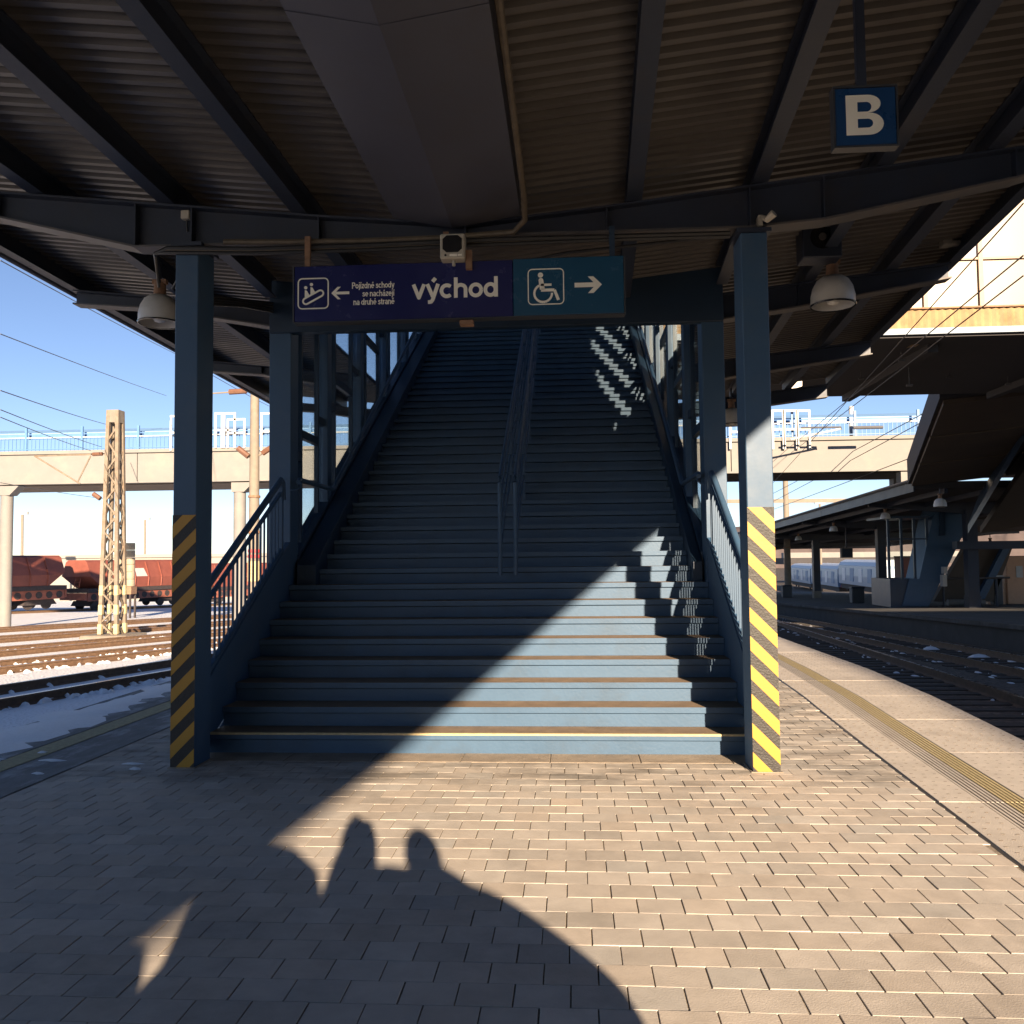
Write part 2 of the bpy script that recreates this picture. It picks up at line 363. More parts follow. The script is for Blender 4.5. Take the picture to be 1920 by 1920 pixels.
for c in cand:
    if c in sset:
        o = bpy.data.objects.new('paver', variant(PL-GAPX, random.randrange(28)))
        COL.objects.link(o); o.parent = plat; o.location = (c[0]+random.gauss(0,.0006), c[1]+random.gauss(0,.0006), 0)
        o.rotation_euler = (0,0,random.gauss(0,.003))
    else:
        paver_geo(field, c[0]+random.gauss(0,.0006), c[1], c[2], PW-GAPY, fcols, pcol(), (random.gauss(0,.0045), random.gauss(0,.0045)), random.uniform(-.0012,.0012))
o = obj('paver_field', with_cols(mesh_of(field, 'paver_field', PAVER), fcols), PAVER, plat, kind='stuff')

# concrete band at the foot of the stairs
mb = MB()
xx = -2.9
while xx < 1.34:
    mb.box(xx+.003, min(1.36, xx+.68)-.003, Y0+.004, 7.05, -.03, .002+random.uniform(-.001,.001)); xx += .68
obj('foot_band', mb, BAND, plat, bevel=.004)

# right edge slabs with grooves, yellow ribbed line and dashes
for i, y in enumerate([k*1.42-2.78 for k in range(20)]):
    y0, y1 = y+.004, y+1.416
    dz = random.uniform(-.0015,.0015)
    def quad(f0, f1, z0, z1, mi, mb):
        P = []
        for Y in (y0, y1):
            wd = xe(Y)-xj(Y)
            for f in (f0, f1): P.append((xj(Y)+.012+f*(wd-.012), Y))
        a, b, c, d = P
        mb.hexa([(a[0],a[1],z0+zp(a[1])),(b[0],b[1],z0+zp(b[1])),(d[0],d[1],z0+zp(d[1])),(c[0],c[1],z0+zp(c[1])),
                 (a[0],a[1],z1+zp(a[1])),(b[0],b[1],z1+zp(b[1])),(d[0],d[1],z1+zp(d[1])),(c[0],c[1],z1+zp(c[1]))], mi)
    mb = MB(); quad(0, .20, -.06, dz, 0, mb); quad(.43, 1, -.06, dz, 0, mb); quad(.20, .43, -.06, dz-.010, 1, mb)
    sl = obj('edge_slab', mb, [SLAB, SLOT], plat, bevel=.003)
    g, q = MB(), MB()
    for k in range(5):
        quad(.203+k*.0225, .203+k*.0225+.0125, dz-.010, dz-.0005, 0, g)
    for k in range(5):
        quad(.317+k*.0225, .317+k*.0225+.0125, dz-.010, dz+.0005, 0, q)
    obj('plain_rib', g, SLAB, sl); obj('yellow_rib', q, YLINE, sl)
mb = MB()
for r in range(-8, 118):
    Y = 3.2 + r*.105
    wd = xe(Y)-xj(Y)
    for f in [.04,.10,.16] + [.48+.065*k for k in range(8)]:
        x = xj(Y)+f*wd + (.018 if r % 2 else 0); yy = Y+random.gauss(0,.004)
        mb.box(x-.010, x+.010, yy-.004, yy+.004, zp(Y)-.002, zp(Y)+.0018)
obj('painted_holes', mb, SLOT, plat, kind='stuff')  # thin dark bars, the shade of small holes put into the colour
# dark open joint along the right
mb = MB()
for i in range(34):
    y0, y1 = -2+i*.5, -1.5+i*.5
    wj = .010+.012*random.random()
    mb.add([(xj(y0)-.012,y0,zp(y0)-.0045),(xj(y0)+wj,y0,zp(y0)-.0045),(xj(y1)+wj,y1,zp(y1)-.0045),(xj(y1)-.012,y1,zp(y1)-.0045)], [(0,1,2,3)])
obj('open_joint', mb, CABLEB, plat)
# left edge slabs
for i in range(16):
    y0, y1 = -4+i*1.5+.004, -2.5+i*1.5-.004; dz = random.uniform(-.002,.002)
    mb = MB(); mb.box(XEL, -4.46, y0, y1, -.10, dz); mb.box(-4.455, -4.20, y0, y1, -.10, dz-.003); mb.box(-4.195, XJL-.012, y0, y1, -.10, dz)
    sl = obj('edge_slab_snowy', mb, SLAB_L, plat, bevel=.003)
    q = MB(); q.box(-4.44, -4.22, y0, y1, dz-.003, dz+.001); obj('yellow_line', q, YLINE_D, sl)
mb = MB(); mb.box(XEL+.03, XEL+.5, 3, 60, -.05, -.02)
def lump(mb, c, rx, ry, h, n=9):
    vs = [(c[0], c[1], c[2]+h)]; ph = random.random()*6
    for ring, (k, hh) in enumerate(((.5,.75),(1,0))):
        for i in range(n):
            a = 2*math.pi*i/n; q = k*(1+.3*math.sin(2*a+ph)+.15*math.sin(5*a+ph))
            vs.append((c[0]+rx*q*math.cos(a), c[1]+ry*q*math.sin(a), c[2]+h*hh))
    fs = [(0,1+i,1+(i+1)%n) for i in range(n)] + [(1+i,1+n+i,1+n+(i+1)%n,1+(i+1)%n) for i in range(n)]
    mb.add(vs, fs)
mb = MB()
for x, y, rx, ry in ((-3.35,6.62,.075,.035),(-3.25,6.46,.06,.03),(-4.05,6.72,.1,.04),(-4.52,6.72,.1,.05),(-3.9,6.3,.06,.03),(-4.3,7.0,.05,.03)):
    lump(mb, (x,y,0), rx, ry, .012)
for i in range(60):                   # thin drift along the open edge
    y = 6+i*.3; lump(mb, (XEL+.12+random.random()*.25, y, 0), .16+random.random()*.2, .25+random.random()*.25, .012)
obj('snow_patches', mb, SNOWP, label='thin snow patches on the dark platform edge', cat='snow', kind='stuff', smooth=True)

# ------------------------------------------------------------------ tracks
def rail_geo(mb, pts, side=1):
    prof = [(-.07,-.17),(.07,-.17),(.07,-.155),(.012,-.13),(.012,-.045),(.036,-.035),(.036,0),(-.036,0),(-.036,-.035),(-.012,-.045),(-.012,-.13),(-.07,-.155)]
    k = len(prof); vs = []
    for i, p in enumerate(pts):
        a = Vector(pts[max(0,i-1)]); b = Vector(pts[min(len(pts)-1,i+1)]); d = (b-a).normalized(); nx = Vector((d.y,-d.x,0)).normalized()
        for u, z in prof: vs.append(Vector(p)+nx*u+Vector((0,0,z)))
    for i in range(len(pts)-1):
        for j in range(k):
            mb.add([vs[i*k+j],vs[i*k+(j+1)%k],vs[(i+1)*k+(j+1)%k],vs[(i+1)*k+j]], [(0,1,2,3)], 1 if j == 6 else 0)
def track(x0, h, y0, y1, label, snow=0, gauge=1.5, sleepers=True, rails=(0,1)):
    t = empty('railway_track', (x0, 0, yz(0)), label, 'track', 'tracks of the yard')
    st = 3.0; npt = int((y1-y0)/st)
    for s in rails:
        mb = MB(); rail_geo(mb, [(x0+h*(y0+i*st)+(s-.5)*gauge, y0+i*st, yz(y0+i*st)) for i in range(npt+1)])
        obj('rail', mb, [RAILM, RAILT], t)
    if sleepers and not snow:
        mb = MB(); y = y0
        while y < min(y1, 60):
            z = yz(y)-.17; x = x0+h*y; mb.box(x-1.25, x+1.25, y-.12, y+.12, z-.04, z+.012 if snow else z+.02); y += .62
        obj('sleepers', mb, WOODS, t, kind='stuff')
    return t
track(4.62+.05, .088, -30, 110, 'shaded rusty track directly below the right platform edge')
track(9.0, .02, -30, 110, 'shaded track running along the foot of the opposite platform wall')
track(-11.35, .13, -20, 130, 'snow-covered track nearest the left platform edge', 1)
track(-17.6, .235, -20, 130, 'second snow-covered track from the left platform edge', 1)
track(-22.2, .25, -20, 130, 'third snow-covered track from the left platform edge', 1)
track(-28.0, .265, -20, 130, 'fourth track, rusty, in front of the red wagons', 1)
track(-34.5, .272, -20, 130, 'fifth track, next to the one the red wagons stand on', 1)
track(-57.8, .277, 40, 130, 'farthest track, under the red hopper wagons', 1)
# weeds, bare ballast ridges and snow between the rails
mb = MB()
for i in range(1500):
    y = random.uniform(9, 40); x0, h = random.choice(((-12.25,.13),(-10.5,.13),(-18.4,.235),(-16.8,.235),(-23,.25)))
    lump(mb, (x0+h*y+random.gauss(0,.12), y, yz(y)-.17), .03+random.random()*.09, .04+random.random()*.14, .03+random.random()*.06, 7)
obj('snow_ridges', mb, SNOWP, label='ragged snow ridges lying along the left rails', cat='snow', kind='stuff', smooth=True)
mb = MB()
for i in range(650):
    y = random.uniform(10, 60); x0, h = random.choice(((4.0,.088),(5.3,.088),(8.1,.02),(9.0,.02),(9.9,.02)))
    s = .015+random.random()**2*.09
    lump(mb, (x0+h*y+random.gauss(0,.22), y, yz(y)-.17), s, s*random.uniform(1,4), .015+random.random()*.025, 7)
for p in ((1745,1215),(1835,1230)):
    q = at(p[0], p[1], 1); v = q-EYE; 
    t_ = 12.0
    while CAM_H+v.z*t_ > yz(t_)-.12: t_ += .05
    q = EYE+v*t_
    lump(mb, (q.x, q.y, yz(q.y)-.17), .26, .16, .10, 11)
obj('old_snow', mb, SNOWP, label='lumps of old grey snow between the shaded rails on the right', cat='snow', kind='stuff', smooth=True)

# ------------------------------------------------------------------ striped columns
def clip(poly, nx, nz, c):          # keep points with nx*x + nz*z <= c
    out = []
    for i in range(len(poly)):
        a, b = poly[i], poly[(i+1) % len(poly)]
        da, db = nx*a[0]+nz*a[1]-c, nx*b[0]+nz*b[1]-c
        if da <= 0: out.append(a)
        if da*db < 0: t = da/(da-db); out.append((a[0]+t*(b[0]-a[0]), a[1]+t*(b[1]-a[1])))
    return out
def column(x0, x1, y0, ztop, sgn, label):
    c = empty('steel_column', ((x0+x1)/2, y0+.15, 0), label, 'column', 'striped columns at the foot of the stairs')
    mb = MB(); mb.box(x0, x1, y0, y0+.30, -.02, ztop); obj('shaft', mb, BLUE, c, bevel=.006)
    mb = MB(); mb.box(x0-.03, x1+.03, y0-.02, y0+.32, ztop, ztop+.03); obj('cap_plate', mb, STEEL, c)
    mb = MB(); mb.box(x0-.018, x1+.018, y0-.02, y0+.318, -.02, .006); obj('mortar_collar', mb, BAND, c, bevel=.004)
    Z, hp = 1.885, .1025
    rect = [(x0-.001, .003), (x1+.001, .003), (x1+.001, Z), (x0-.001, Z)]
    xr = x1 if sgn > 0 else x0
    for k in range(-2, 22):                  # u = z - sgn*(x-xr): bands of equal width
        hi, lo = Z-(k-1)*hp*1.0, Z-k*hp
        p = clip(clip(rect, -sgn, 1, hi-sgn*xr), sgn, -1, -(lo-sgn*xr))
        if len(p) >= 3 and abs(sum(p[i][0]*p[(i+1)%len(p)][1]-p[(i+1)%len(p)][0]*p[i][1] for i in range(len(p)))) > 1e-4:
            yel = (k % 2 == 0)
            mb = MB(); mb.prism([(q[0], y0-.0045 if yel else y0-.002, q[1]) for q in p], (0, .004 if yel else .0015, 0))
            obj('yellow_stripe' if yel else 'black_stripe', mb, YELLOW if yel else BLACK, c)
    return c
column(-3.0, -2.82, 6.5, 3.95, 1, 'blue column with yellow and black stripes left of the stairs, in shade')
column(1.27, 1.46, 6.47, 3.90, -1, 'column with yellow and black stripes right of the stairs, half in sun')

# ------------------------------------------------------------------ staircase
H_, G_, D_ = .16, .2874, 7.0
SX0, SX1 = -2.92, 1.37
UX0, UX1 = -2.68, 1.235
def nose(Y): return H_ + (Y-D_)*H_/G_          # nosing line
st = empty('staircase', (XC, D_, 0), 'wide steel staircase with blue risers climbing to the overbridge', 'staircase')
NST = 43
def step_meshes(xa, xb):
    mb = MB()
    tv = [(xa, 0, -.05), (xb, 0, -.05), (xb, G_+.03, -.05), (xa, G_+.03, -.05), (xa, 0, 0), (xb, 0, 0), (xb, G_+.03, 0), (xa, G_+.03, 0)]
    mb.add(tv, [(3,2,1,0),(0,1,5,4),(1,2,6,5),(2,3,7,6),(3,0,4,7)], 0); mb.add(tv, [(4,5,6,7)], 1)
    t = mesh_of(mb, 'tread', [BLUE_STEP, TREAD])
    mb = MB(); mb.box(xa, xb, .028, .04, -H_+.001, -.056); return t, mesh_of(mb, 'riser', [BLUE_STEP])
lowm, upm = step_meshes(SX0, SX1), step_meshes(UX0, UX1)
for k in range(1, NST+1):
    for nm, me in zip(('tread', 'riser'), lowm if k <= 8 else upm):
        o = bpy.data.objects.new(nm, me); link(o, st); o.location = (0, D_+(k-1)*G_, k*H_)
        if nm == 'tread':
            b = o.modifiers.new('b', 'BEVEL'); b.width = .004; b.segments = 1
for xa, xb in ((-2.885, UX0-.001), (UX1+.001, 1.335)):
    mb = MB(); ya, yb = 9.17, D_+NST*G_
    mb.prism([(xa, ya, nose(9.0)-.1), (xa, yb, nose(yb)-.3), (xa, yb, nose(yb)+.12), (xa, ya, nose(ya)+.12)], (xb-xa, 0, 0)); obj('cheek', mb, BLUE_D, st, bevel=.004)
mb = MB(); mb.box(SX0+.01, SX1-.01, D_-.0035, D_+.03, H_-.012, H_+.003); obj('yellow_nosing', mb, YLINE, st)
mb = MB()                                       # solid underside so no light leaks through
y1 = D_+NST*G_
mb.prism([(SX0-.05, D_+.1, -.02), (SX0-.05, y1, NST*H_-.45), (SX0-.05, y1, NST*H_-.25), (SX0-.05, D_+.1, -.0)], (SX1-SX0+.1, 0, 0))
obj('underside', mb, BLUE_D, st)
def stringer(x0, x1, ya, yb, up, dn):
    mb = MB(); mb.prism([(x0, ya, max(0, nose(ya)-dn)), (x0, yb, nose(yb)-dn), (x0, yb, nose(yb)+up), (x0, ya, nose(ya)+up)], (x1-x0, 0, 0))
    return obj('stringer', mb, BLUE, st, bevel=.004)
stringer(-2.98, -2.921, 6.82, 9.07, .42, .35); stringer(1.371, 1.43, 6.79, 9.07, .42, .35)
def balustrade(x, ya, yb, mt):
    o_t, o_b = 1.17, .46
    mb = MB(); mb.tube([(x, ya, nose(ya)+o_t-.05), (x, ya+.02, nose(ya)+o_t), (x, yb, nose(yb)+o_t), (x, yb+.04, nose(yb)+o_t-.03), (x, yb+.06, nose(yb)+o_t-.2)], .032, 12)
    br = obj('balustrade', mb, mt, st, smooth=True)
    mb = MB(); mb.bar((x, ya, nose(ya)+o_t-.13), (x, yb, nose(yb)+o_t-.13), .03, .03); obj('upper_rail', mb, mt, br)
    mb = MB(); mb.bar((x, ya, nose(ya)+o_b), (x, yb, nose(yb)+o_b), .045, .035); obj('lower_rail', mb, mt, br)
    bm = MB(); bm.box(-.008, .008, -.008, .008, 0, .6); bme = mesh_of(bm, 'baluster', [mt])
    y = ya+.05
    while y < yb-.02:
        o = bpy.data.objects.new('baluster', bme); COL.objects.link(o); o.parent = br
        o.matrix_parent_inverse = Matrix.Translation(WL[st.name]) @ Matrix.Identity(4) if False else Matrix.Identity(4)
        o.location = (x, y, nose(y)+o_b); y += .098
    for y in (ya, yb):
        mb = MB(); mb.bar((x, y, nose(y)+.3), (x, y, nose(y)+o_t), .04, .04); obj('post', mb, mt, br)
balustrade(-2.95, 6.84, 8.85, BLUE); balustrade(1.40, 6.80, 8.85, BLUE)
for x, nm in ((-.73, 0), (-.57, 1)):
    mb = MB(); ya, yb = 9.12, 19.0
    mb.tube([(x, ya, nose(ya)+.02), (x, ya, nose(ya)+.98), (x, ya+.05, nose(ya)+1.04), (x, yb, nose(yb)+1.0)], .021, 10)
    hr = obj('centre_handrail', mb, BLUE, st, smooth=True)
    for dz in (.78, .52, .26):
        mb = MB(); mb.tube([(x, ya, nose(ya)+dz), (x, yb, nose(yb)+dz)], .011, 8); obj('bar', mb, BLUE, hr, smooth=True)
    y = ya+1.72
    while y < yb:
        mb = MB(); mb.bar((x, y, nose(y)-.05), (x, y, nose(y)+1.0), .035, .035); obj('post', mb, BLUE, hr); y += 1.72

# ------------------------------------------------------------------ glazed stair enclosure
en = empty('stair_enclosure', (XC, 9.1, 1.2), 'glazed dark blue enclosure around the upper stairs', 'enclosure')
def wtop(Y): return 4.60 + 1.0*(Y-9.2) if Y < 10.9 else 6.30 + .557*(Y-10.9)
def wbot(Y): return nose(Y)+.15
PY = [9.08, 10.55, 12.25, 13.95, 15.65, 17.35, 18.9]
for sx, xo, xi in ((-1, -3.15, -2.92), (1, 1.585, 1.362)):
    xm = (xo+xi)/2
    for i, y in enumerate(PY):
        mb = MB(); x0, x1 = (min(xo,xi), max(xo,xi)) if i == 0 else (xi-.01 if sx < 0 else xi-.13, xi+.13 if sx < 0 else xi+.01)
        x0, x1 = min(x0,x1), max(x0,x1)
        if i == 0: mb.box(x0, x1, y-.02, y+.24, 0 if i == 0 else wbot(y)-.6, 4.55)
        else:
            x0, x1 = (xi-.13, xi+.005) if sx < 0 else (xi-.005, xi+.13)
            mb.box(x0, x1, y-.085, y+.085, wbot(y)-.75, wtop(y)+.1)
        obj('post', mb, BLUE, en, bevel=.005)
        if i == len(PY)-1: continue
        ya = y+(.24 if i == 0 else .085); yb = PY[i+1]-.085
        cuts = [ya, ya+(yb-ya)*.22, ya+(yb-ya)*.78, yb]
        xg = xi-.06 if sx < 0 else xi+.06
        for c in cuts[1:3]:
            mb = MB(); mb.box(xg-.025, xg+.025, c-.018, c+.018, wbot(c)-.1, wtop(c)); obj('mullion', mb, BLUE_D, en)
        for q in range(3):
            c0, c1 = cuts[q]+.018, cuts[q+1]-.018
            mb = MB(); mb.prism([(xg-.004, c0, wbot(c0)), (xg-.004, c1, wbot(c1)), (xg-.004, c1, wtop(c1)), (xg-.004, c0, wtop(c0))], (.008,0,0))
            obj('pane', mb, GLASS_D, en)
            zt = 2.62+.58*((c0+c1)/2-9.35)+.0
            mb = MB(); mb.box(xg-.03, xg+.03, c0, c1, zt-.045, zt+.045); obj('transom', mb, BLUE_D, en)
    # sloping curb and outer side cladding below the glass
    mb = MB(); x0 = xi-.14 if sx < 0 else xi-.02; yb = PY[-1]
    mb.prism([(x0, 9.3, wbot(9.3)-.75), (x0, yb, wbot(yb)-.75), (x0, yb, wbot(yb)), (x0, 9.3, wbot(9.3))], (.16,0,0)); obj('curb', mb, BLUE_D, en, bevel=.004)
    xh = xi+.12 if sx < 0 else xi-.075
    mb = MB(); mb.tube([(xh, 8.95, 2.34), (xh, 8.99, 2.37), (xh, 10.25, 2.37), (xh, 10.35, 2.41), (xh, 18.6, 2.41+.60*8.25)], .026, 10)
    wr = obj('wall_handrail', mb, BLUE, en, smooth=True)
    for y, z in ((9.05, 2.37), (10.55, 2.53), (12.25, 3.55), (13.95, 4.57), (15.65, 5.59)):
        mb = MB(); xe_ = xi if sx < 0 else xi
        mb.tube([(xh, y, z), (xh, y, z-.07), ((xh+xe_)/2, y, z-.1), (xe_, y, z-.1)], .008, 6); obj('bracket', mb, BLUE, wr, smooth=True)
mb = MB(); mb.box(-3.14, 1.58, 9.02, 9.14, 3.93, 4.76); obj('front_fascia', mb, BLUE_D, en, bevel=.004)
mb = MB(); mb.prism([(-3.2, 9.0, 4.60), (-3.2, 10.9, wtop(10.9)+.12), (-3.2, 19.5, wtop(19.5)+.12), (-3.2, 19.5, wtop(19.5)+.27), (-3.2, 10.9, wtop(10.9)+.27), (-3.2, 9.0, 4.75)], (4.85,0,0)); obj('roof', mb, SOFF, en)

# ------------------------------------------------------------------ platform canopy (butterfly roof)
can = empty('platform_canopy', (XC, 0, 4), 'butterfly platform canopy of corrugated sheet on steel purlins', 'canopy')
YA, YB, YS = -45.0, 16.2, 9.15
def tilt(Y): return -.012*(Y-6.5)
def zbm(X, Y=6.5): return 4.30 + .11*(abs(X-XC)-2.2) + tilt(Y)    # top of the arms = underside of the purlins
PH = .20
def lx(a, b): return lambda Y: a + b*(Y-5)
def redge(Y): return 3.66 + .088*(Y-5)
PURL = [(lx(-4.15, 0), YA, YB), (lx(-3.10, 0), YA, YS-.2), (lx(-2.08, .02), YA, YS-.2), (lx(.46, .03), YA, YS-.2), (lx(1.36, .05), YA, YS-.2),
        (lx(2.25, .06), YA, YB), (lx(3.02, .075), YA, YB)]
def ibeam(mb, P, Q, h, wf, tf=.014, tw=.012):
    """I section hanging below the line P-Q (top)"""
    P = Vector(P); Q = Vector(Q)
    for a, b, zo, w_, hh in ((0,0,-tf/2,wf,tf), (0,0,-h+tf/2,wf,tf), (0,0,-h/2,tw,h-2*tf-.0004)):
        mb.bar(P+Vector((0,0,zo)), Q+Vector((0,0,zo)), w_, hh)
for fx, ya, yb in PURL:
    mb = MB()
    for i in range(2):
        y0, y1 = (ya, (ya+yb)/2-.004) if i == 0 else ((ya+yb)/2+.004, yb)
        ibeam(mb, (fx(y0), y0, zbm(fx(y0), y0)+PH), (fx(y1), y1, zbm(fx(y1), y1)+PH), PH, .115)
    obj('purlin', mb, STEEL, can)
# corrugated sheets, ribs across the platform
def sheet(xa, xb, ya, yb, name='roof_sheet'):
    mb = MB(); per, dep = .125, .032; y = ya; pr = []
    while y < yb:
        for f, d in ((0,0),(.38,0),(.50,1),(.88,1)): pr.append((y+f*per, d*dep))
        y += per
    vs = []
    for Y, d in pr:
        for fx in (xa, xb):
            X = fx(Y); vs.append((X, Y, zbm(X, Y)+PH+.004+d))
    mb.add(vs, [(2*i, 2*i+1, 2*i+3, 2*i+2) for i in range(len(pr)-1)])
    obj(name, mb, SHEET, can)
sheet(lx(-5.5,0), lx(XC,0), YA, YS); sheet(lx(XC,0), redge, YA, YS)
sheet(lx(-5.5,0), lx(-3.2,0), YS, YB); sheet(lx(1.63,0), redge, YS, YB)
mb = MB()                                        # sealed top skin so the sheets are opaque and thick
for xa, xb, ya, yb in ((lx(-5.5,0), lx(XC,0), YA, YS), (lx(XC,0), redge, YA, YS), (lx(-5.5,0), lx(-3.2,0), YS, YB), (lx(1.63,0), redge, YS, YB)):
    q = [(xa(ya),ya),(xb(ya),ya),(xb(yb),yb),(xa(yb),yb)]
    mb.add([(x,y,zbm(x,y)+PH+.075) for x, y in q], [(0,1,2,3)])
obj('roof_skin', mb, STEEL, can)
# edge beams
for fx, s in ((lx(-5.5,0), -1), (redge, 1)):
    mb = MB()
    for i in range(8):
        y0 = YA+(YB-YA)*i/8+.003; y1 = YA+(YB-YA)*(i+1)/8-.003
        a = Vector((fx(y0), y0, zbm(fx(y0), y0)+.20)); b = Vector((fx(y1), y1, zbm(fx(y1), y1)+.20))
        mb.bar(a, b, .03, .36); 
        mb.bar(a+Vector((-s*.04,0,-.185)), b+Vector((-s*.04,0,-.185)), .11, .012)
    obj('edge_beam', mb, STEEL, can)
mb = MB()                                        # gutter lip along the left edge
mb.tube([(-5.56, YA, zbm(-5.5, YA)+.02), (-5.56, YB, zbm(-5.5, YB)+.02)], .035, 8); obj('gutter_lip', mb, STEEL_P, can, smooth=True)
# cross arms
def arm(Y, xs, name='arm'):
    """xs: list of (x, zbottom, ztop); web plus flanges"""
    mb = MB(); dz = tilt(Y)
    poly = [(x, Y, zb+dz) for x, zb, zt in xs] + [(x, Y, zt+dz-.015) for x, zb, zt in reversed(xs)]
    mb.prism([(p[0], p[1]-.008, p[2]) for p in poly], (0, .016, 0))
    o = obj(name, mb, STEEL, can)
    mb = MB()
    for (xa, ba, ta), (xb, bb, tb) in zip(xs, xs[1:]):
        mb.bar((xa, Y, ba+dz-.008), (xb, Y, bb+dz-.008), .17, .016)
    obj('bottom_flange', mb, STEEL_P, o)
    mb = MB()
    for (xa, ba, ta), (xb, bb, tb) in zip(xs, xs[1:]):
        mb.bar((xa, Y, ta+dz-.009), (xb, Y, tb+dz-.009), .17, .016)
    obj('top_flange', mb, STEEL, o)
    for x, zb, zt in xs[1:-1]:
        mb = MB(); mb.box(x-.006, x+.006, Y-.08, Y+.08, zb+dz+.001, zt+dz-.018); obj('stiffener', mb, STEEL, o)
def zt(x): return 4.30+.11*(abs(x-XC)-2.2)-.004
for Y in (6.62, -9.2):
    arm(Y, [q for q in [(-5.42, 4.42, zt(-5.42)), (-4.48, 4.27, zt(-4.48)), (-3.35, 3.99, zt(-3.35)), (-2.9, 3.985, zt(-2.9)), (-1.9, 3.985, zt(-1.9)), (XC, 3.985, zt(XC)+.02),
            (.3, 3.98, zt(.3)), (1.36, 3.98, zt(1.36)), (1.9, 4.02, zt(1.9)), (3.28, 4.28, zt(3.28)), (redge(Y)-.1, 4.40, zt(redge(Y)-.1))] if q[0] < redge(Y)-.05])
for Y in (9.32, 12.6, 15.7):
    arm(Y, [(-5.42, 4.42, zt(-5.42)), (-4.48, 4.34, zt(-4.48)), (-3.16, 4.10, zt(-3.16))])
    arm(Y, [(1.60, 4.05, zt(1.60)), (2.4, 4.16, zt(2.4)), (redge(Y)-.1, 4.42, zt(redge(Y)-.1))])
# valley gutter casing, V shaped
mb = MB(); g0, g1 = -3.0, 6.5
sec = [(-1.31, 4.115), (-.86, 4.02), (-.345, 4.10), (-.345, 4.30), (-1.31, 4.30)]
mb.prism([(x, g0, z) for x, z in sec], (0, g1-g0, 0)); obj('valley_gutter', mb, GUTTER, can)
for y in (-1.6, 1.2, 3.95):
    mb = MB(); mb.prism([(x*1.0, y, z-.004) for x, z in sec[:3]]+[(x, y, z) for x, z in reversed(sec[:3])], (0, .06, 0)); obj('gutter_seam', mb, GUTTER, can)
for x, y in ((-2.9, -9.2), (1.2, -9.2)):
    mb = MB(); mb.box(x-.09, x+.09, y-.15, y+.15, -.02, 4.1); obj('rear_column', mb, BLUE, can)

# pipes and cables along the beam
mb = MB(); mb.tube([(-.30, -2, 4.17), (-.30, 2, 4.16), (-.305, 4.2, 4.145), (-.30, 6.2, 4.10), (-.31, 6.42, 4.03), (-.40, 6.50, 3.975), (-.9, 6.50, 3.95), (-1.5, 6.50, 3.945), (-2.2, 6.5, 3.96), (-2.62, 6.5, 3.975)], .022, 8)
obj('conduit_pipe', mb, CABLE, label='pale conduit pipe bending from the valley gutter onto the cross beam', cat='pipe', smooth=True)
for i, (dz, dy) in enumerate(((-.03, 0), (-.055, .02), (-.02, .05))):
    mb = MB(); pts = [(-3.25, 6.75, 3.72+.04*i), (-3.16, 6.50, 3.90), (-3.05, 6.47, 3.95+dz), (-2.4, 6.49, 3.93+dz), (-1.5, 6.49-dy*.2, 3.925+dz), (-.5, 6.5-dy*.2, 3.94+dz), (.4, 6.5, 3.93+dz*.7), (1.2, 6.5, 3.925+dz*.7)]
    mb.tube(pts, .012+.003*i, 6)
    obj('cable', mb, CABLEB if i else CABLE, label=('thin brown cable clipped under the cross beam', 'thick black cable bundle under the cross beam', 'black cable sagging along the cross beam edge')[i], cat='cable', smooth=True)
mb = MB()
for k in range(4): mb.tube([(-3.1+.05*k, 6.95, 3.98), (-3.3+.03*k, 7.1, 3.82), (-3.28, 7.4, 3.78+.03*k), (-3.12, 8.2, 3.98+.02*k), (-3.1, 9.0, 4.15+.03*k)], .014, 6)
obj('cable_bundle', mb, CABLEB, label='drooping black cable bundle behind the left striped column', cat='cable', smooth=True)
mb = MB(); mb.tube([(-1.9, 9.0, 4.05), (-1.2, 8.0, 4.12), (0, 7.2, 4.05), (1.2, 6.8, 4.0)], .012, 6)
obj('sagging_cable', mb, CABLEB, label='single cable sagging behind the exit sign', cat='cable', smooth=True)

# ------------------------------------------------------------------ lamps
def dome_lamp(loc, label, s=1.0):
    t = empty('dome_lamp', loc, label, 'lamp', 'dome lamps under the canopies')
    x, y, z = loc; r = .205*s
    prof = [(.05*s, .27*s), (.10*s, .262*s), (.15*s, .225*s), (.185*s, .16*s), (.203*s, .08*s), (r, 0)]
    mb = MB(); mb.lathe(loc, prof); obj('shade', mb, LAMPM, t, smooth=True)
    mb = MB(); mb.lathe(loc, [(a*.96, b-.012) for a, b in prof]+[]); mb.lathe((x,y,z), [(r*.96,0),(r*1.01,0)]); obj('shade_lining', mb, LAMPI, t, smooth=True)
    mb = MB(); mb.lathe(loc, [(r, .0), (r+.008, -.004), (r+.004, -.018), (r-.004, -.018)]); obj('rim', mb, DARKP, t, smooth=True)
    mb = MB(); mb.lathe((x,y,z+.06*s), [(.03*s,.07*s),(.06*s,.05*s),(.075*s,0),(.05*s,-.05*s),(0,-.07*s)]); obj('bulb', mb, LAMPI, t, smooth=True)
    mb = MB(); mb.lathe((x,y,z), [(0,.40*s),(.055*s,.40*s),(.062*s,.27*s),(0,.27*s)], 12); mb.box(x-.07*s, x+.07*s, y-.03*s, y+.03*s, z+.385*s, z+.43*s)
    obj('fitting', mb, RUSTY, t, smooth=True)
    mb = MB(); mb.tube([(x,y,z+.42*s),(x,y,z+.62*s)], .018*s, 8); obj('stem', mb, STEEL, t)
    return t
dome_lamp((-4.08, 8.5, 3.93), 'white dome lamp hanging behind the left striped column')
dome_lamp((2.52, 8.5, 3.92), 'white dome lamp hanging right of the right striped column')
dome_lamp((2.78, 15.3, 3.80), 'distant dome lamp seen between the right column and the stair post')
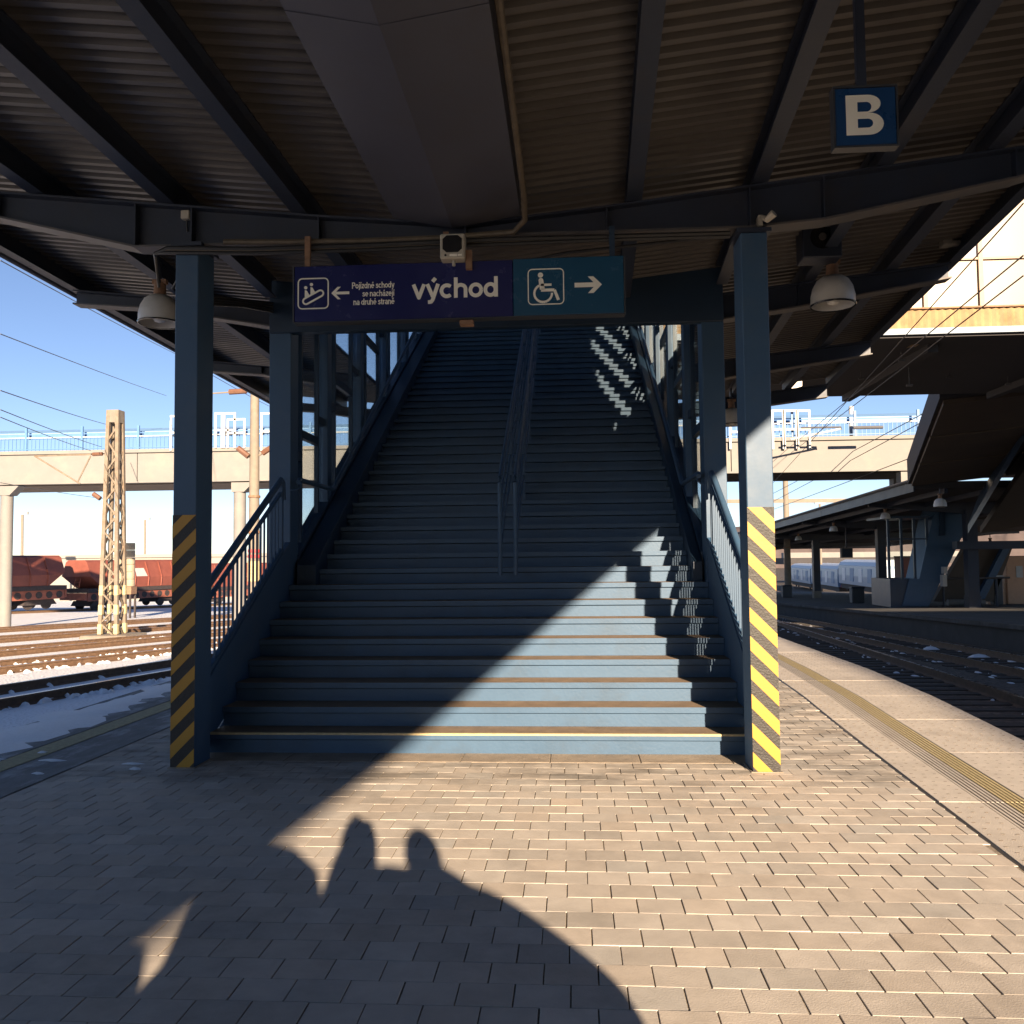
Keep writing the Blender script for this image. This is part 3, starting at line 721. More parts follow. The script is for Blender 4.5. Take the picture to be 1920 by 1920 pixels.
mb = MB(); z = 4.0
lb = at(1535, 452, 8.3)
t = empty('loudspeaker', lb, 'dark box loudspeaker under the canopy above the right lamp', 'loudspeaker')
mb = MB(); mb.box(lb.x-.16, lb.x+.2, lb.y-.05, lb.y+.2, lb.z-.17, lb.z+.16); obj('cabinet', mb, STEEL, t, bevel=.01)
mb = MB(); mb.disc((lb.x+.02, lb.z+.02), .11, lb.y-.058, lb.y-.052); obj('cone', mb, DARKP, t)
mb = MB(); mb.disc((lb.x+.02, lb.z+.02), .035, lb.y-.07, lb.y-.059); obj('dust_cap', mb, STEEL_P, t)
q = at(346, 401, 6.55)
t = empty('junction_box', q, 'small pale junction box on the beam above the left column', 'junction box')
mb = MB(); mb.box(q.x-.035, q.x+.035, 6.555, 6.605, q.z-.035, q.z+.035); obj('lid', mb, PLASTIC, t, bevel=.006)
mb = MB(); mb.tube([(q.x, 6.59, q.z-.035), (q.x, 6.6, q.z-.12)], .008, 6); obj('lead', mb, CABLEB, t)
q = at(1441, 405, 6.4)
mb = MB(); mb.tube([(q.x-.03, 6.52, q.z+.04), (q.x, 6.44, q.z-.01), (q.x+.04, 6.40, q.z+.02)], [.018,.024,.03], 8); mb.box(q.x-.05, q.x-.02, 6.5, 6.6, q.z-.03, q.z+.05)
obj('small_spotlight', mb, PLASTIC, label='tiny pale spotlight on the beam above the right column', cat='spotlight', smooth=True)
q = at(1775, 445, 9.2)
t = empty('floodlight', q, 'sunlit pale floodlight bracket at the right canopy edge', 'floodlight')
mb = MB(); mb.box(q.x-.05, q.x+.04, 9.15, 9.28, q.z-.09, q.z+.05); mb.box(q.x+.04, q.x+.17, 9.17, 9.26, q.z-.08, q.z-.04); obj('housing', mb, CREAM, t, bevel=.008)
mb = MB(); mb.tube([(q.x, 9.2, q.z+.04), (q.x-.02, 9.2, q.z+.18)], .02, 8); obj('bracket', mb, STEEL_P, t)

# ------------------------------------------------------------------ signs
def arc(cx, cy, rx, ry, a0, a1, n=14): return [(cx+rx*math.cos(R(a0+(a1-a0)*k/n)), cy+ry*math.sin(R(a0+(a1-a0)*k/n))) for k in range(n+1)]
GLY = {   # stroke skeletons of a plain grotesque: (advance, strokes), x-height 5, ascender 7.2
 'o': (4.75, [arc(2.35,2.5,1.72,2.0,0,360,24)]), 'c': (4.35, [arc(2.35,2.5,1.72,2.0,48,312,18)]),
 'd': (5.0, [arc(2.25,2.5,1.62,2.0,0,360,24), [(4.0,-.1),(4.0,7.2)]]), 'h': (4.85, [[(.85,-.1),(.85,7.2)], arc(2.4,3.0,1.55,1.5,180,0,10)+[(3.95,-.1)]]),
 'n': (4.85, [[(.85,-.1),(.85,5.1)], arc(2.4,3.0,1.55,1.5,180,0,10)+[(3.95,-.1)]]), 'u': (4.85, [[(.85,5.1),(.85,2)]+arc(2.4,2.0,1.55,1.5,180,360,10), [(3.95,-.1),(3.95,5.1)]]),
 'v': (4.4, [[(.5,5.1),(2.2,.25),(3.9,5.1)]]), 'y': (4.4, [[(.5,5.1),(2.25,.5)], [(3.95,5.1),(2.2,-.6),(1.7,-1.35),(.7,-1.4)]]),
 'a': (4.6, [[(3.7,-.1),(3.7,3.4)]+arc(2.25,3.4,1.45,1.15,0,150,9), arc(2.1,1.45,1.4,1.1,0,360,18)]), 'e': (4.6, [[(.65,2.6),(4.0,2.6)]+arc(2.35,2.5,1.7,2.0,3,312,20)]),
 's': (4.2, [[(3.5,3.7),(3.0,4.35),(2.1,4.55),(1.2,4.25),(.95,3.6),(1.4,3.0),(2.7,2.5),(3.4,1.9),(3.4,1.15),(2.8,.55),(2.0,.42),(1.1,.7),(.65,1.4)]]),
 'z': (4.2, [[(.6,4.55),(3.6,4.55),(.65,.45),(3.7,.45)]]), 'j': (2.2, [[(1.2,5.1),(1.2,-.8),(.8,-1.4),(.2,-1.45)], [(1.2,6.2),(1.2,7.2)]]),
 'i': (2.0, [[(1.0,-.1),(1.0,5.1)]]), 'r': (3.1, [[(.85,-.1),(.85,5.1)], [(.85,3.0),(1.5,4.2),(2.8,4.55)]]), 't': (2.9, [[(1.3,6.5),(1.3,1.1),(1.6,.5),(2.5,.42)], [(.3,4.65),(2.5,4.65)]]),
 'P': (5.3, [[(.95,-.1),(.95,7.2)], [(.95,6.75),(2.9,6.75)]+arc(2.9,5.05,1.65,1.7,90,-90,10)+[(.95,3.35)]]), ' ': (2.2, [])}
ACC = {'ý': ('y', 2.4, 0), 'í': ('i', 1.0, 0), 'é': ('e', 2.4, 0), 'á': ('a', 2.3, 0), 'ě': ('e', 2.35, 1)}
def text(body, x, z, y, size, parent, mt, align='LEFT', bold=1.15, sx=1.0, name='lettering'):
    k = size/7.2; adv = 0; S = []
    for ch in body:
        b, acc = ch, None
        if ch in ACC: b, cx, kind = ACC[ch]; acc = [(cx-.2,5.95),(cx+.75,7.2)] if kind == 0 else [(cx-1.0,7.2),(cx,6.1),(cx+1.0,7.2)]
        a, st_ = GLY[b]
        for st1 in st_+([acc] if acc else []): S.append([((adv+u)*k*sx, v*k) for u, v in st1])
        adv += a
    off = x-(adv*k*sx if align == 'RIGHT' else 0); mb = MB()
    for n_, st1 in enumerate(S):
        pts = [(off+u, z+v) for u, v in st1]; mb.path2(pts, bold*k, y-.0012-.00007*(n_ % 7), y+.0012+.00007*(n_ % 7))
        for q_, p in enumerate(pts[1:-1]): mb.disc(p, bold*k*.5, y-.0010+.00002*(q_ % 9), y+.0008-.00002*(q_ % 9), 8)
    return obj(name, mb, mt, parent)
SY = 6.40
def sp(px, py):                   # photo pixel on the exit sign -> X, Z on its face
    f = (px-556)/614.0
    return (-2.04+2.45*f, 3.73-(py-(505-20*f))*.42/(102+3*f))
sg = empty('exit_sign', (-.8, SY, 3.73), 'long hanging exit sign, navy and teal halves with white lettering', 'sign')
mb = MB(); mb.box(-2.04, -.402, SY, SY+.09, 3.31, 3.73); p1 = obj('navy_panel', mb, NAVY, sg, bevel=.004)
mb = MB(); mb.box(-.398, .41, SY-.002, SY+.09, 3.31, 3.735); p2 = obj('teal_panel', mb, TEAL, sg, bevel=.004)
mb = MB(); mb.box(-2.045, .415, SY-.002, SY+.092, 3.302, 3.308); mb.box(-2.05, -2.041, SY-.004, SY+.092, 3.31, 3.73); mb.box(.411, .42, SY-.004, SY+.092, 3.31, 3.735); obj('frame', mb, FRAME, sg)
for x in (-1.95, -.9, .33):
    mb = MB(); mb.box(x-.02, x+.02, SY+.03, SY+.06, 3.73, 3.97); obj('hanger', mb, RUSTY if x < 0 else BLUE_D, sg)
y0, y1 = SY-.0035, SY+.001
def rrect(mb, xa, xb, za, zb, r, wd):
    pts = []
    for cx, cz, a0 in ((xb-r, zb-r, 0), (xa+r, zb-r, 90), (xa+r, za+r, 180), (xb-r, za+r, 270)):
        for k in range(5): a = R(a0+k*22.5); pts.append((cx+r*math.cos(a), cz+r*math.sin(a)))
    mb.path2(pts+[pts[0]], wd, y0, y1)
def icon(name, fn, par):
    mb = MB(); fn(mb); return obj(name, mb, SIGNW, par)
def esc(mb):
    xa, za = sp(564, 583); xb, zb = sp(621, 526); rrect(mb, xa, xb, za, zb, .03, .009); w_ = xb-xa; h_ = zb-za
    P = lambda u, v: (xa+u*w_, za+v*h_)
    c1, c2 = P(.26, .25), P(.74, .50); r = .10*w_
    d = Vector((c2[0]-c1[0], c2[1]-c1[1])); a = math.atan2(d.y, d.x); pts = []
    for k in range(9): t_ = a+R(-90)+R(180)*k/8; pts.append((c2[0]+r*math.cos(t_), c2[1]+r*math.sin(t_)))
    for k in range(9): t_ = a+R(90)+R(180)*k/8; pts.append((c1[0]+r*math.cos(t_), c1[1]+r*math.sin(t_)))
    mb.path2(pts+[pts[0]], .013, y0, y1)
    for u, v in ((.25, .70), (.44, .80)):
        mb.disc(P(u, v), .055*w_, y0, y1, 14)
    for u in (.0, .19):
        q = [P(.22+u, .62+u*.5), P(.29+u, .60+u*.5), P(.40+u, .40+u*.5), P(.22+u, .34+u*.5)]
        mb.prism([(p[0], y0, p[1]) for p in q], (0, y1-y0, 0))
icon('escalator_symbol', esc, p1)
def arrow(mb, xa, xb, zc, hh, wd):                       # from xa to the tip xb
    s = 1 if xb > xa else -1
    mb.path2([(xa, zc), (xb-s*.03, zc)], wd, y0, y1)
    for k in (1, -1):
        q = [(xb, zc), (xb-s*hh, zc+k*hh), (xb-s*hh-s*wd*1.2, zc+k*hh), (xb-s*wd*1.3, zc)]
        mb.prism([(p[0], y0, p[1]) for p in q], (0, y1-y0, 0))
def arL(mb):
    xa, z = sp(661, 553); xb, _ = sp(627, 553); arrow(mb, xa, xb, z, .047, .020)
icon('left_arrow', arL, p1)
def arR(mb):
    xa, z = sp(1080, 539); xb, _ = sp(1130, 539); arrow(mb, xa, xb, z, .062, .034)
icon('right_arrow', arR, p2)
for i, tx in enumerate(('Pojízdné schody', 'se nacházejí', 'na druhé straně')):
    x, z = sp(746, 543+15.2*i); text(tx, x, z, SY-.0012, .046, p1, SIGNW, 'RIGHT', 1.0, .80)
x, z = sp(779, 564); text('východ', x, z, SY-.0012, .150, p1, SIGNW, 'LEFT', 1.32, 1.12)
def wheel(mb):
    xa, za = sp(995, 575); xb, zb = sp(1060, 508); rrect(mb, xa, xb, za, zb, .03, .008); w_ = xb-xa; h_ = zb-za
    P = lambda u, v: (xa+u*w_, za+v*h_)
    mb.disc(P(.35, .83), .075*w_, y0, y1, 18)
    mb.path2([P(.36, .68), P(.40, .42)], .036, y0, y1); mb.disc(P(.36, .68), .018, y0, y1, 14)
    mb.path2([P(.36, .55), P(.66, .55)], .018, y0, y1)
    mb.path2([P(.36, .40), P(.74, .40), P(.85, .11)], .022, y0, y1)
    c = P(.42, .31); pts = [(c[0]+.25*w_*math.cos(R(a)), c[1]+.25*w_*math.sin(R(a))) for a in range(115, 375, 13)]
    mb.path2(pts, .017, y0, y1)
icon('wheelchair_symbol', wheel, p2)
mb = MB(); mb.box(-.80, -.70, 6.42, 6.5, 3.265, 3.296); obj('lower_clip', mb, RUSTY, sg)

bx = empty('display_box', (-.83, 6.3, 3.72), 'small beige box with a dark round-cornered screen above the exit sign', 'display box')
mb = MB(); mb.box(-.925, -.745, 6.30, 6.42, 3.72, 3.905); hb = obj('housing', mb, PLASTIC, bx, bevel=.008)
c_ = [(-.905+u*.14, 3.765+v*.125) for u, v in ((.2,0),(.8,0),(1,.2),(1,.8),(.8,1),(.2,1),(0,.8),(0,.2))]
mb = MB(); mb.prism([(a, 6.2955, b) for a, b in c_], (0, .004, 0)); obj('screen', mb, DARKP, hb)
mb = MB(); mb.box(-.855, -.80, 6.297, 6.2995, 3.735, 3.752); mb.box(-.795, -.765, 6.297, 6.2995, 3.738, 3.750); obj('label_plate', mb, SIGNW, hb)
mb = MB(); mb.disc((-.885, 3.745), .008, 6.297, 6.2995, 12); obj('logo', mb, DARKP, hb)
mb = MB(); mb.box(-.745, -.70, 6.36, 6.41, 3.66, 3.80); obj('bracket', mb, RUSTY, bx)
mb = MB(); mb.tube([(-.83, 6.35, 3.72), (-.83, 6.35, 3.68)], .012, 8); obj('gland', mb, PLASTIC, bx)

by = 4.2
b0, b1 = at(1563, 166, by), at(1683, 272, by)
zt_, zb_ = at(1620, 164, by).z, at(1628, 272, by).z
bx0, bx1 = at(1566, 220, by).x, at(1681, 220, by).x
t = empty('platform_sign', ((bx0+bx1)/2, by, zb_), 'square blue hanging platform sign with a white letter B', 'sign')
mb = MB(); mb.box(bx0, bx1, by, by+.05, zb_, zt_); pn = obj('panel', mb, SIGNB, t, bevel=.004)
mb = MB()
for q in ((bx0-.008, bx0, zb_, zt_), (bx1, bx1+.008, zb_, zt_), (bx0-.008, bx1+.008, zt_, zt_+.01), (bx0-.008, bx1+.008, zb_-.01, zb_)):
    mb.box(q[0], q[1], by-.004, by+.055, q[2], q[3])
obj('frame', mb, FRAME, t)
hb_ = (zt_-zb_)
mb = MB(); wB = bx1-bx0; zB = zb_+hb_*.175; kB = hb_*.655/10        # letter B in a 7.4 x 10 grid
xB = bx0+wB*.175
def PB(u, v): return (xB+u*kB*1.28, by-.002, zB+v*kB*1.06)
def bowl(cu, cv, ru, rv, n=12): return [(cu+ru*math.cos(R(a)), cv+rv*math.sin(R(a))) for a in [-90+180*k/n for k in range(n+1)]]
def ring(outer, inner):
    for i in range(len(outer)-1): mb.add([PB(*outer[i]), PB(*outer[i+1]), PB(*inner[i+1]), PB(*inner[i])], [(0,1,2,3)])
mb.add([PB(0,0), PB(2.3,0), PB(2.3,10), PB(0,10)], [(0,1,2,3)])
lo_o, lo_i = [(2.3,0)]+bowl(4.6,2.75,2.8,2.75)+[(2.3,5.5)], [(2.3,1.8)]+bowl(4.3,2.9,1.0,1.1)+[(2.3,4.0)]
up_o, up_i = [(2.3,5.5)]+bowl(4.3,7.75,2.6,2.25)[0:]+[(2.3,10)], [(2.3,5.8)]+bowl(4.1,7.0,.95,1.2)+[(2.3,8.2)]
ring(lo_o, lo_i); ring(up_o, up_i)
obj('letter', mb, SIGNW, pn)
xm = (bx0+bx1)/2-.01
mb = MB(); mb.box(xm-.022, xm+.022, by+.01, by+.04, zt_+.01, 4.36); mb.box(xm-.06, xm+.06, by-.02, by+.07, 4.33, 4.36); obj('hanger', mb, STEEL, t)

# ------------------------------------------------------------------ overbridge hall above the right tracks
HY0, HY1, HZ = 17.0, 23.2, 5.68
hl = empty('overbridge_hall', (8, HY0, HZ), 'cream panelled overbridge hall spanning the tracks on the right', 'building')
hx0, hx1 = 1.75, 30.0
mb = MB(); mb.box(hx0, hx1, HY0+.15, HY1, HZ+.02, 9.5); obj('core_wall', mb, CREAM2, hl)
for i in range(8):
    mb = MB(); a = hx0+i*(hx1-hx0)/8; mb.box(a+.01, a+(hx1-hx0)/8-.01, HY0-.06, HY0+.02, HZ+.0, HZ+.125-.012*(i % 2)); obj('gutter_fascia', mb, GUTB, hl)
mb = MB(); n = int((hx1-hx0)/.07)                          # corrugated band
vs = []
for i in range(n+1):
    for z in (HZ+.127, HZ+.50): vs.append((hx0+i*.07, HY0+.03+(.03 if i % 2 else 0), z))
mb.add(vs, [(2*i, 2*i+2, 2*i+3, 2*i+1) for i in range(n)]); obj('corrugated_band', mb, CORR, hl)
mb = MB(); mb.box(hx0, hx1, HY0-.01, HY0+.12, HZ+.495, HZ+.525); obj('drip_edge', mb, RUSTY, hl)
x = 1.62; k = 0
while x < hx1-1:
    for z0, z1, kind in ((HZ+.53, HZ+1.42, 'panel'), (HZ+1.47, HZ+3.1, 'window'), (HZ+3.15, HZ+3.82, 'panel')):
        a = max(x, hx0)
        mb = MB(); mb.box(a+.045, x+1.03-.045, HY0+.08, HY0+.13, z0, z1)
        grey = kind == 'window' and k % 3 != 0
        obj('window_pane' if kind == 'window' else 'wall_panel', mb, PANEG if grey and k in (2,4,5,8,11) else CREAM2, hl)
    mb = MB(); mb.box(x-.04, x+.04, HY0+.02, HY0+.14, HZ+.53, HZ+3.82); obj('mullion', mb, TANM, hl)
    x += 1.03; k += 1
for z in (HZ+1.445, HZ+3.125):
    mb = MB(); mb.box(hx0, hx1, HY0+.03, HY0+.135, z-.022, z+.022); obj('transom', mb, TANM, hl)
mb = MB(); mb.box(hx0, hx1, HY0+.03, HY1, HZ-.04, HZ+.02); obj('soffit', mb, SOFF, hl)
for k in range(7):
    x = 3.5+k*3.6; mb = MB(); mb.box(x-.1, x+.1, HY0+.6, HY1-.1, HZ-.2, HZ-.041); obj('soffit_beam', mb, SOFF, hl)
mb = MB(); mb.box(-3.3, hx0-.02, 18.4, HY1, 6.15, 6.35); obj('landing_floor', mb, SOFF, hl)
mb = MB(); mb.box(-3.3, hx0-.02, 22.8, HY1-.05, 6.36, 9.4); mb.box(-3.3, hx0-.02, 18.6, HY1, 9.4, 9.55); mb.box(-3.32, -3.2, 18.6, 22.79, 6.36, 7.2); obj('landing_wall', mb, SOFFB, hl)
for px, py, Y in ((1705, 722, 19), (1690, 675, 18.2), (1615, 710, 20), (1780, 706, 20.5), (1890, 720, 21)):
    q = at(px, py, Y); mb = MB(); mb.tube([(q.x, Y, HZ-.05), (q.x, Y, q.z)], .012, 6); mb.box(q.x-.06, q.x+.06, Y-.03, Y+.03, q.z-.03, q.z+.01)
    obj('catenary_hanger', mb, STEEL_P, hl)
q0 = at(1500, 722, 18.0); mb = MB(); mb.prism([at(1478, 732, 18), at(1504, 724, 18), at(1504, 714, 18), at(1497, 713, 18)], (0, .3, 0))
obj('sunlit_bracket', mb, CREAM2, hl)
mb = MB(); mb.prism([at(1706, 648, 17.6), at(1728, 645, 17.6), at(1752, 628, 17.6), at(1736, 630, 17.6)], (0, .2, 0)); obj('sunlit_bracket', mb, CORR, hl)
for X in (22.5, 28.0):
    for Y in (HY0+1, HY1-1):
        mb = MB(); mb.box(X-.25, X+.25, Y-.25, Y+.25, yz(Y)-.2, HZ-.29); obj('support_column', mb, SOFF, hl)

# ------------------------------------------------------------------ far footbridge with blue railing
BY = 40.0
def zo_(Y): return yz(Y)+.55
fb = empty('far_footbridge', (-15, BY, -1.3), 'long cream footbridge with blue railing crossing behind everything', 'footbridge')
bz0, bz1 = 5.25, 6.72
bx0_, bx1_ = -75, 62
x = bx0_
while x < bx1_:
    mb = MB(); mb.box(x+.02, x+13.68, BY, BY+.35, bz0, bz1); obj('girder', mb, CREAM, fb); x += 13.7
mb = MB(); mb.box(bx0_, bx1_, BY-.12, BY-.001, bz1-.06, bz1+.1); mb.box(bx0_, bx1_, BY-.06, BY-.001, bz0+.0, bz0+.08); obj('girder_lip', mb, CREAM, fb)
mb = MB(); mb.box(bx0_, bx1_, BY+.36, BY+4, bz0-.05, bz0+.1); obj('deck_soffit', mb, SOFFB, fb)
mb = MB(); mb.box(bx0_, bx1_, BY+3.6, BY+3.9, bz0+.1, bz1); obj('rear_girder', mb, CREAM, fb)
zr = bz1+.1
for z, h, mt in ((zr+.08, .035, RBLUE), (zr+.62, .04, WHITE)):
    mb = MB(); mb.box(bx0_, bx1_, BY+.04, BY+.1, z, z+h); obj('rail', mb, mt, fb)
mb = MB(); x = bx0_
while x < bx1_: mb.box(x-.012, x+.012, BY+.055, BY+.085, zr, zr+.62); x += .19
obj('balusters', mb, RBLUE, fb, kind='stuff')
x = bx0_
while x < bx1_:
    mb = MB(); mb.box(x-.05, x+.05, BY+.03, BY+.12, zr, zr+1.15); obj('post', mb, RBLUE, fb); x += 2.74
for i in range(10):
    a = bx0_+i*13.7
    mb = MB(); mb.box(a+.05, a+13.65, BY+.6, BY+.68, zr+.66, zr+.86); obj('blue_band', mb, RBLUE, fb)
    mb = MB(); mb.prism([(a+.05, BY+.6, zr+.90), (a+.05, BY+2.6, zr+1.35), (a+.05, BY+2.6, zr+1.40), (a+.05, BY+.6, zr+.95)], (13.6,0,0)); obj('walkway_roof', mb, RBLUE2, fb)
def frames(px0, px1, py0, py1, Y, name='screen_frame'):
    a, b = at(px0, py1, Y), at(px1, py0, Y); mb = MB()
    x0, x1, z0, z1 = a.x, b.x, a.z, b.z
    for q in ((x0,x0+.09,z0,z1),(x1-.09,x1,z0,z1),(x0+.09,x1-.09,z1-.09,z1),(x0+.09,x1-.09,(z0+z1)/2-.04,(z0+z1)/2+.05)): mb.box(q[0],q[1],Y,Y+.06,q[2],q[3])
    obj(name, mb, WHITE, fb)
for q in ((318,345,778,845),(402,418,773,840),(418,442,773,840),(425,460,784,840),(488,513,773,845),(1448,1470,768,842),(1470,1495,768,842),(1495,1519,768,842),(1368,1395,778,842)):
    frames(*q, BY-.2)
for px in (14, 450, 1698):
    q = at(px, 900, BY+.2)
    for dx, dy in (((0, .2), (.85, 3.5)) if px > 100 else ((0, .2),)):
        mb = MB(); mb.tube([(q.x+dx, BY+dy, yz(BY)-.3 if px < 1600 else zo_(BY)+4.8), (q.x+dx, BY+dy, bz0-.5)], .28, 14); pr = obj('pier', mb, CREAM, fb, smooth=True)
        mb = MB(); mb.prism([(q.x+dx-.3, BY+dy-.3, bz0-.5), (q.x+dx+.3, BY+dy-.3, bz0-.5), (q.x+dx+.75, BY+dy-.3, bz0-.06), (q.x+dx-.3, BY+dy-.3, bz0-.06)], (0,.6,0)); obj('pier_head', mb, CREAM, pr)

# ------------------------------------------------------------------ masts and overhead wires
mY = 31.6; q = at(203, 1190, mY); zb = yz(mY)-.17
lm = empty('lattice_mast', (q.x, mY, zb), 'riveted lattice mast with yellow painted feet in the snowy yard', 'mast')
hm = at(208, 770, mY).z; wb, wt = .31, .17
def leg(sx, sy, t):  w_ = wb+(wt-wb)*t; return Vector((q.x+sx*w_, mY+.3+sy*w_, zb+(hm-zb)*t))
for sx in (-1, 1):
    for sy in (-1, 1):
        mb = MB(); mb.bar(leg(sx,sy,0), leg(sx,sy,1), .13, .13); L_ = obj('leg', mb, MASTS, lm)
        for k in range(6):
            if k % 2 == 0:
                mb = MB(); mb.bar(leg(sx,sy,.02+.042*k), leg(sx,sy,.02+.042*(k+1)), .145, .145); obj('yellow_band', mb, YLINE, L_)
NB = 15
for f in range(4):
    c = [(-1,-1),(1,-1),(1,1),(-1,1)]; A, B = c[f], c[(f+1)%4]
    for k in range(NB):
        a, b = k/NB, (k+1)/NB
        mb = MB(); mb.bar(leg(*A, a) if k % 2 else leg(*B, a), leg(*B, b) if k % 2 else leg(*A, b), .06, .06); obj('lattice_brace', mb, MASTS, lm)
mb = MB(); mb.box(q.x-.235, q.x+.235, mY+.065, mY+.535, hm-.42, hm+.05); obj('top_plate', mb, MAST, lm)
mb = MB(); mb.box(q.x-.85, q.x+.95, mY-.5, mY+1.1, zb-.1, zb+.14); obj('footing', mb, MAST, lm, bevel=.05)
mb = MB(); mb.tube([at(192, 851, mY), at(174, 852, mY)], .07, 8); obj('insulator', mb, INSUL, lm)
mb = MB(); mb.tube([at(172, 852, mY), at(65, 855, mY)], .03, 6); mb.tube([at(170, 855, mY), at(145, 905, mY)], .025, 6); mb.tube([at(65, 855, mY), at(150, 907, mY)], .03, 6); obj('cantilever', mb, MASTS, lm)
mb = MB(); mb.tube([at(188, 935, mY), at(175, 926, mY)], .09, 8); obj('lower_insulator', mb, INSUL, lm)

def round_mast(px, ytop, Y, r, label, bands=True):
    p = at(px, ytop, Y); z0 = yz(Y)-.17
    t = empty('round_mast', (p.x, Y, z0), label, 'mast')
    mb = MB(); mb.tube([(p.x, Y, z0), (p.x, Y, (z0+p.z)/2), (p.x, Y, p.z)], [r*1.25, r*1.1, r*.9], 14); obj('shaft', mb, MAST, t, smooth=True)
    for f in ((.42,.0),(.55,0)):
        z = z0+(p.z-z0)*f[0]; mb = MB(); mb.tube([(p.x, Y, z), (p.x, Y, z+.07)], r*1.3, 14); obj('clamp', mb, RUSTY, t)
    return t, p
t, p = round_mast(478, 705, 26, .14, 'slender round concrete mast just left of the stair enclosure')
for y0_, y1_, mt in ((1030,1036,REDP),(1040,1046,REDP),(1052,1090,YLINE)):
    z0, z1 = at(478, y1_, 26).z, at(478, y0_, 26).z; mb = MB(); mb.tube([(p.x,26,z0),(p.x,26,z1)], .185, 14); obj('painted_band', mb, mt, t)
mb = MB(); mb.tube([at(478, 732, 26), at(395, 738, 26)], .025, 6); mb.tube([at(478,732,26), at(520,728,26)], .025, 6); obj('cross_arm', mb, MAST, t)
for a, b in (((430,735),(462,733)),((492,730),(508,728)),((446,840),(466,856)),((492,850),(510,838))):
    mb = MB(); mb.tube([at(*a, 25.8), at(*b, 25.8)], .085, 8); obj('insulator', mb, INSUL, t)
mb = MB(); mb.tube([at(466,856,26), at(478,858,26), at(492,850,26)], .03, 6); obj('stay', mb, MAST, t)
t, p = round_mast(1472, 878, 70, .22, 'distant round mast with a crossbar, right of the striped column')
mb = MB(); a, b = at(1360, 940, 70), at(1640, 938, 70); mb.bar(a, b, .12, .3); obj('crossbar', mb, MAST, t)
for px, y0_, Y, lab in ((1596, 762, 44, 'short white lamp post standing on the far footbridge'),):
    a, b = at(px, 845, Y), at(px, y0_, Y); mb = MB(); mb.tube([a, b], .12, 10); obj('lamp_post', mb, WHITE, label=lab, cat='lamp post', smooth=True)
for px, yt, yb, Y, lab in ((42, 965, 1040, 100, 'thin floodlight pole above the left wagon'), (272, 975, 1040, 120, 'thin floodlight pole beyond the silo'), (1537, 945, 975, 130, 'thin floodlight pole on the hill at the right')):
    t = empty('floodlight_pole', at(px, yb, Y), lab, 'pole')
    mb = MB(); mb.tube([(at(px,yb,Y).x, Y, yz(Y)-.2), at(px, yt, Y)], .16, 8); obj('pole', mb, MAST, t)
    p = at(px, yt, Y); mb = MB(); mb.box(p.x-.7, p.x+.7, Y-.2, Y+.2, p.z, p.z+.35); obj('lamp_head', mb, WHITE, t)

def wire(pts, r, label, sag=0, name='overhead_wire'):
    P = []
    for (a, b) in zip(pts, pts[1:]):
        a, b = Vector(a), Vector(b)
        for k in range(9):
            f = k/8; v = a.lerp(b, f); v.z -= sag*4*f*(1-f); P.append(v)
    mb = MB(); mb.tube(P, r*.75, 5); return obj(name, mb, WIRE, label=label, cat='wire', group='overhead wires', smooth=True)
W = [((0,488,13),(332,665,32),.013,'overhead wire running from the left edge to the left column, uppermost'),
     ((0,626,16),(312,742,40),.014,'thin overhead wire in the middle of the left sky'),
     ((0,732,17),(200,796,36),.016,'lower overhead wire ending at the lattice mast top'),
     ((0,768,17),(190,838,33),.014,'lower wire leading to the arm of the lattice mast'),
     ((0,782,16),(170,845,32),.013,'lowest wire on the far left, just above the railing'),
     ((392,700,26),(512,765,36),.014,'wire crossing the gap between the left column and the stair post'),
     ((0,905,30),(195,935,45),.016,'wire below the footbridge on the left')]
for a, b, r, lab in W: wire([at(*a), at(*b)], r, lab, .03)
W = [((1920,380,9.5),(1450,905,40),.012,'overhead wire crossing the cream hall, uppermost on the right'),
     ((1920,478,10),(1460,855,45),.013,'overhead wire crossing the hall, second from the top right'),
     ((1920,516,10.5),(1455,870,46),.013,'overhead wire crossing the hall, third from the top right'),
     ((1750,765,30),(1450,925,60),.022,'overhead wire under the hall passing the bridge girder'),
     ((1740,785,30),(1450,940,60),.022,'overhead wire under the hall passing below the bridge girder'),
     ((1735,848,32),(1450,955,70),.024,'lowest overhead wire at the right, above the far canopy')]
for a, b, r, lab in W: wire([at(*a), at(*b)], r, lab, .02)
t = empty('wire_cantilever', at(1540, 805, 38), 'steady arm with dark insulator holding wires in front of the footbridge', 'cantilever')
mb = MB(); mb.tube([at(1502, 802, 38), at(1577, 801, 38), at(1577, 806, 38)], .045, 6); obj('dark_arm', mb, WIRE, t)
mb = MB(); mb.tube([at(1482, 824, 38), at(1576, 804, 38)], .045, 6); obj('pale_arm', mb, WHITE, t)
mb = MB(); mb.tube([at(1600, 802, 38), at(1655, 801, 38)], .07, 8); obj('insulator', mb, WIRE, t)

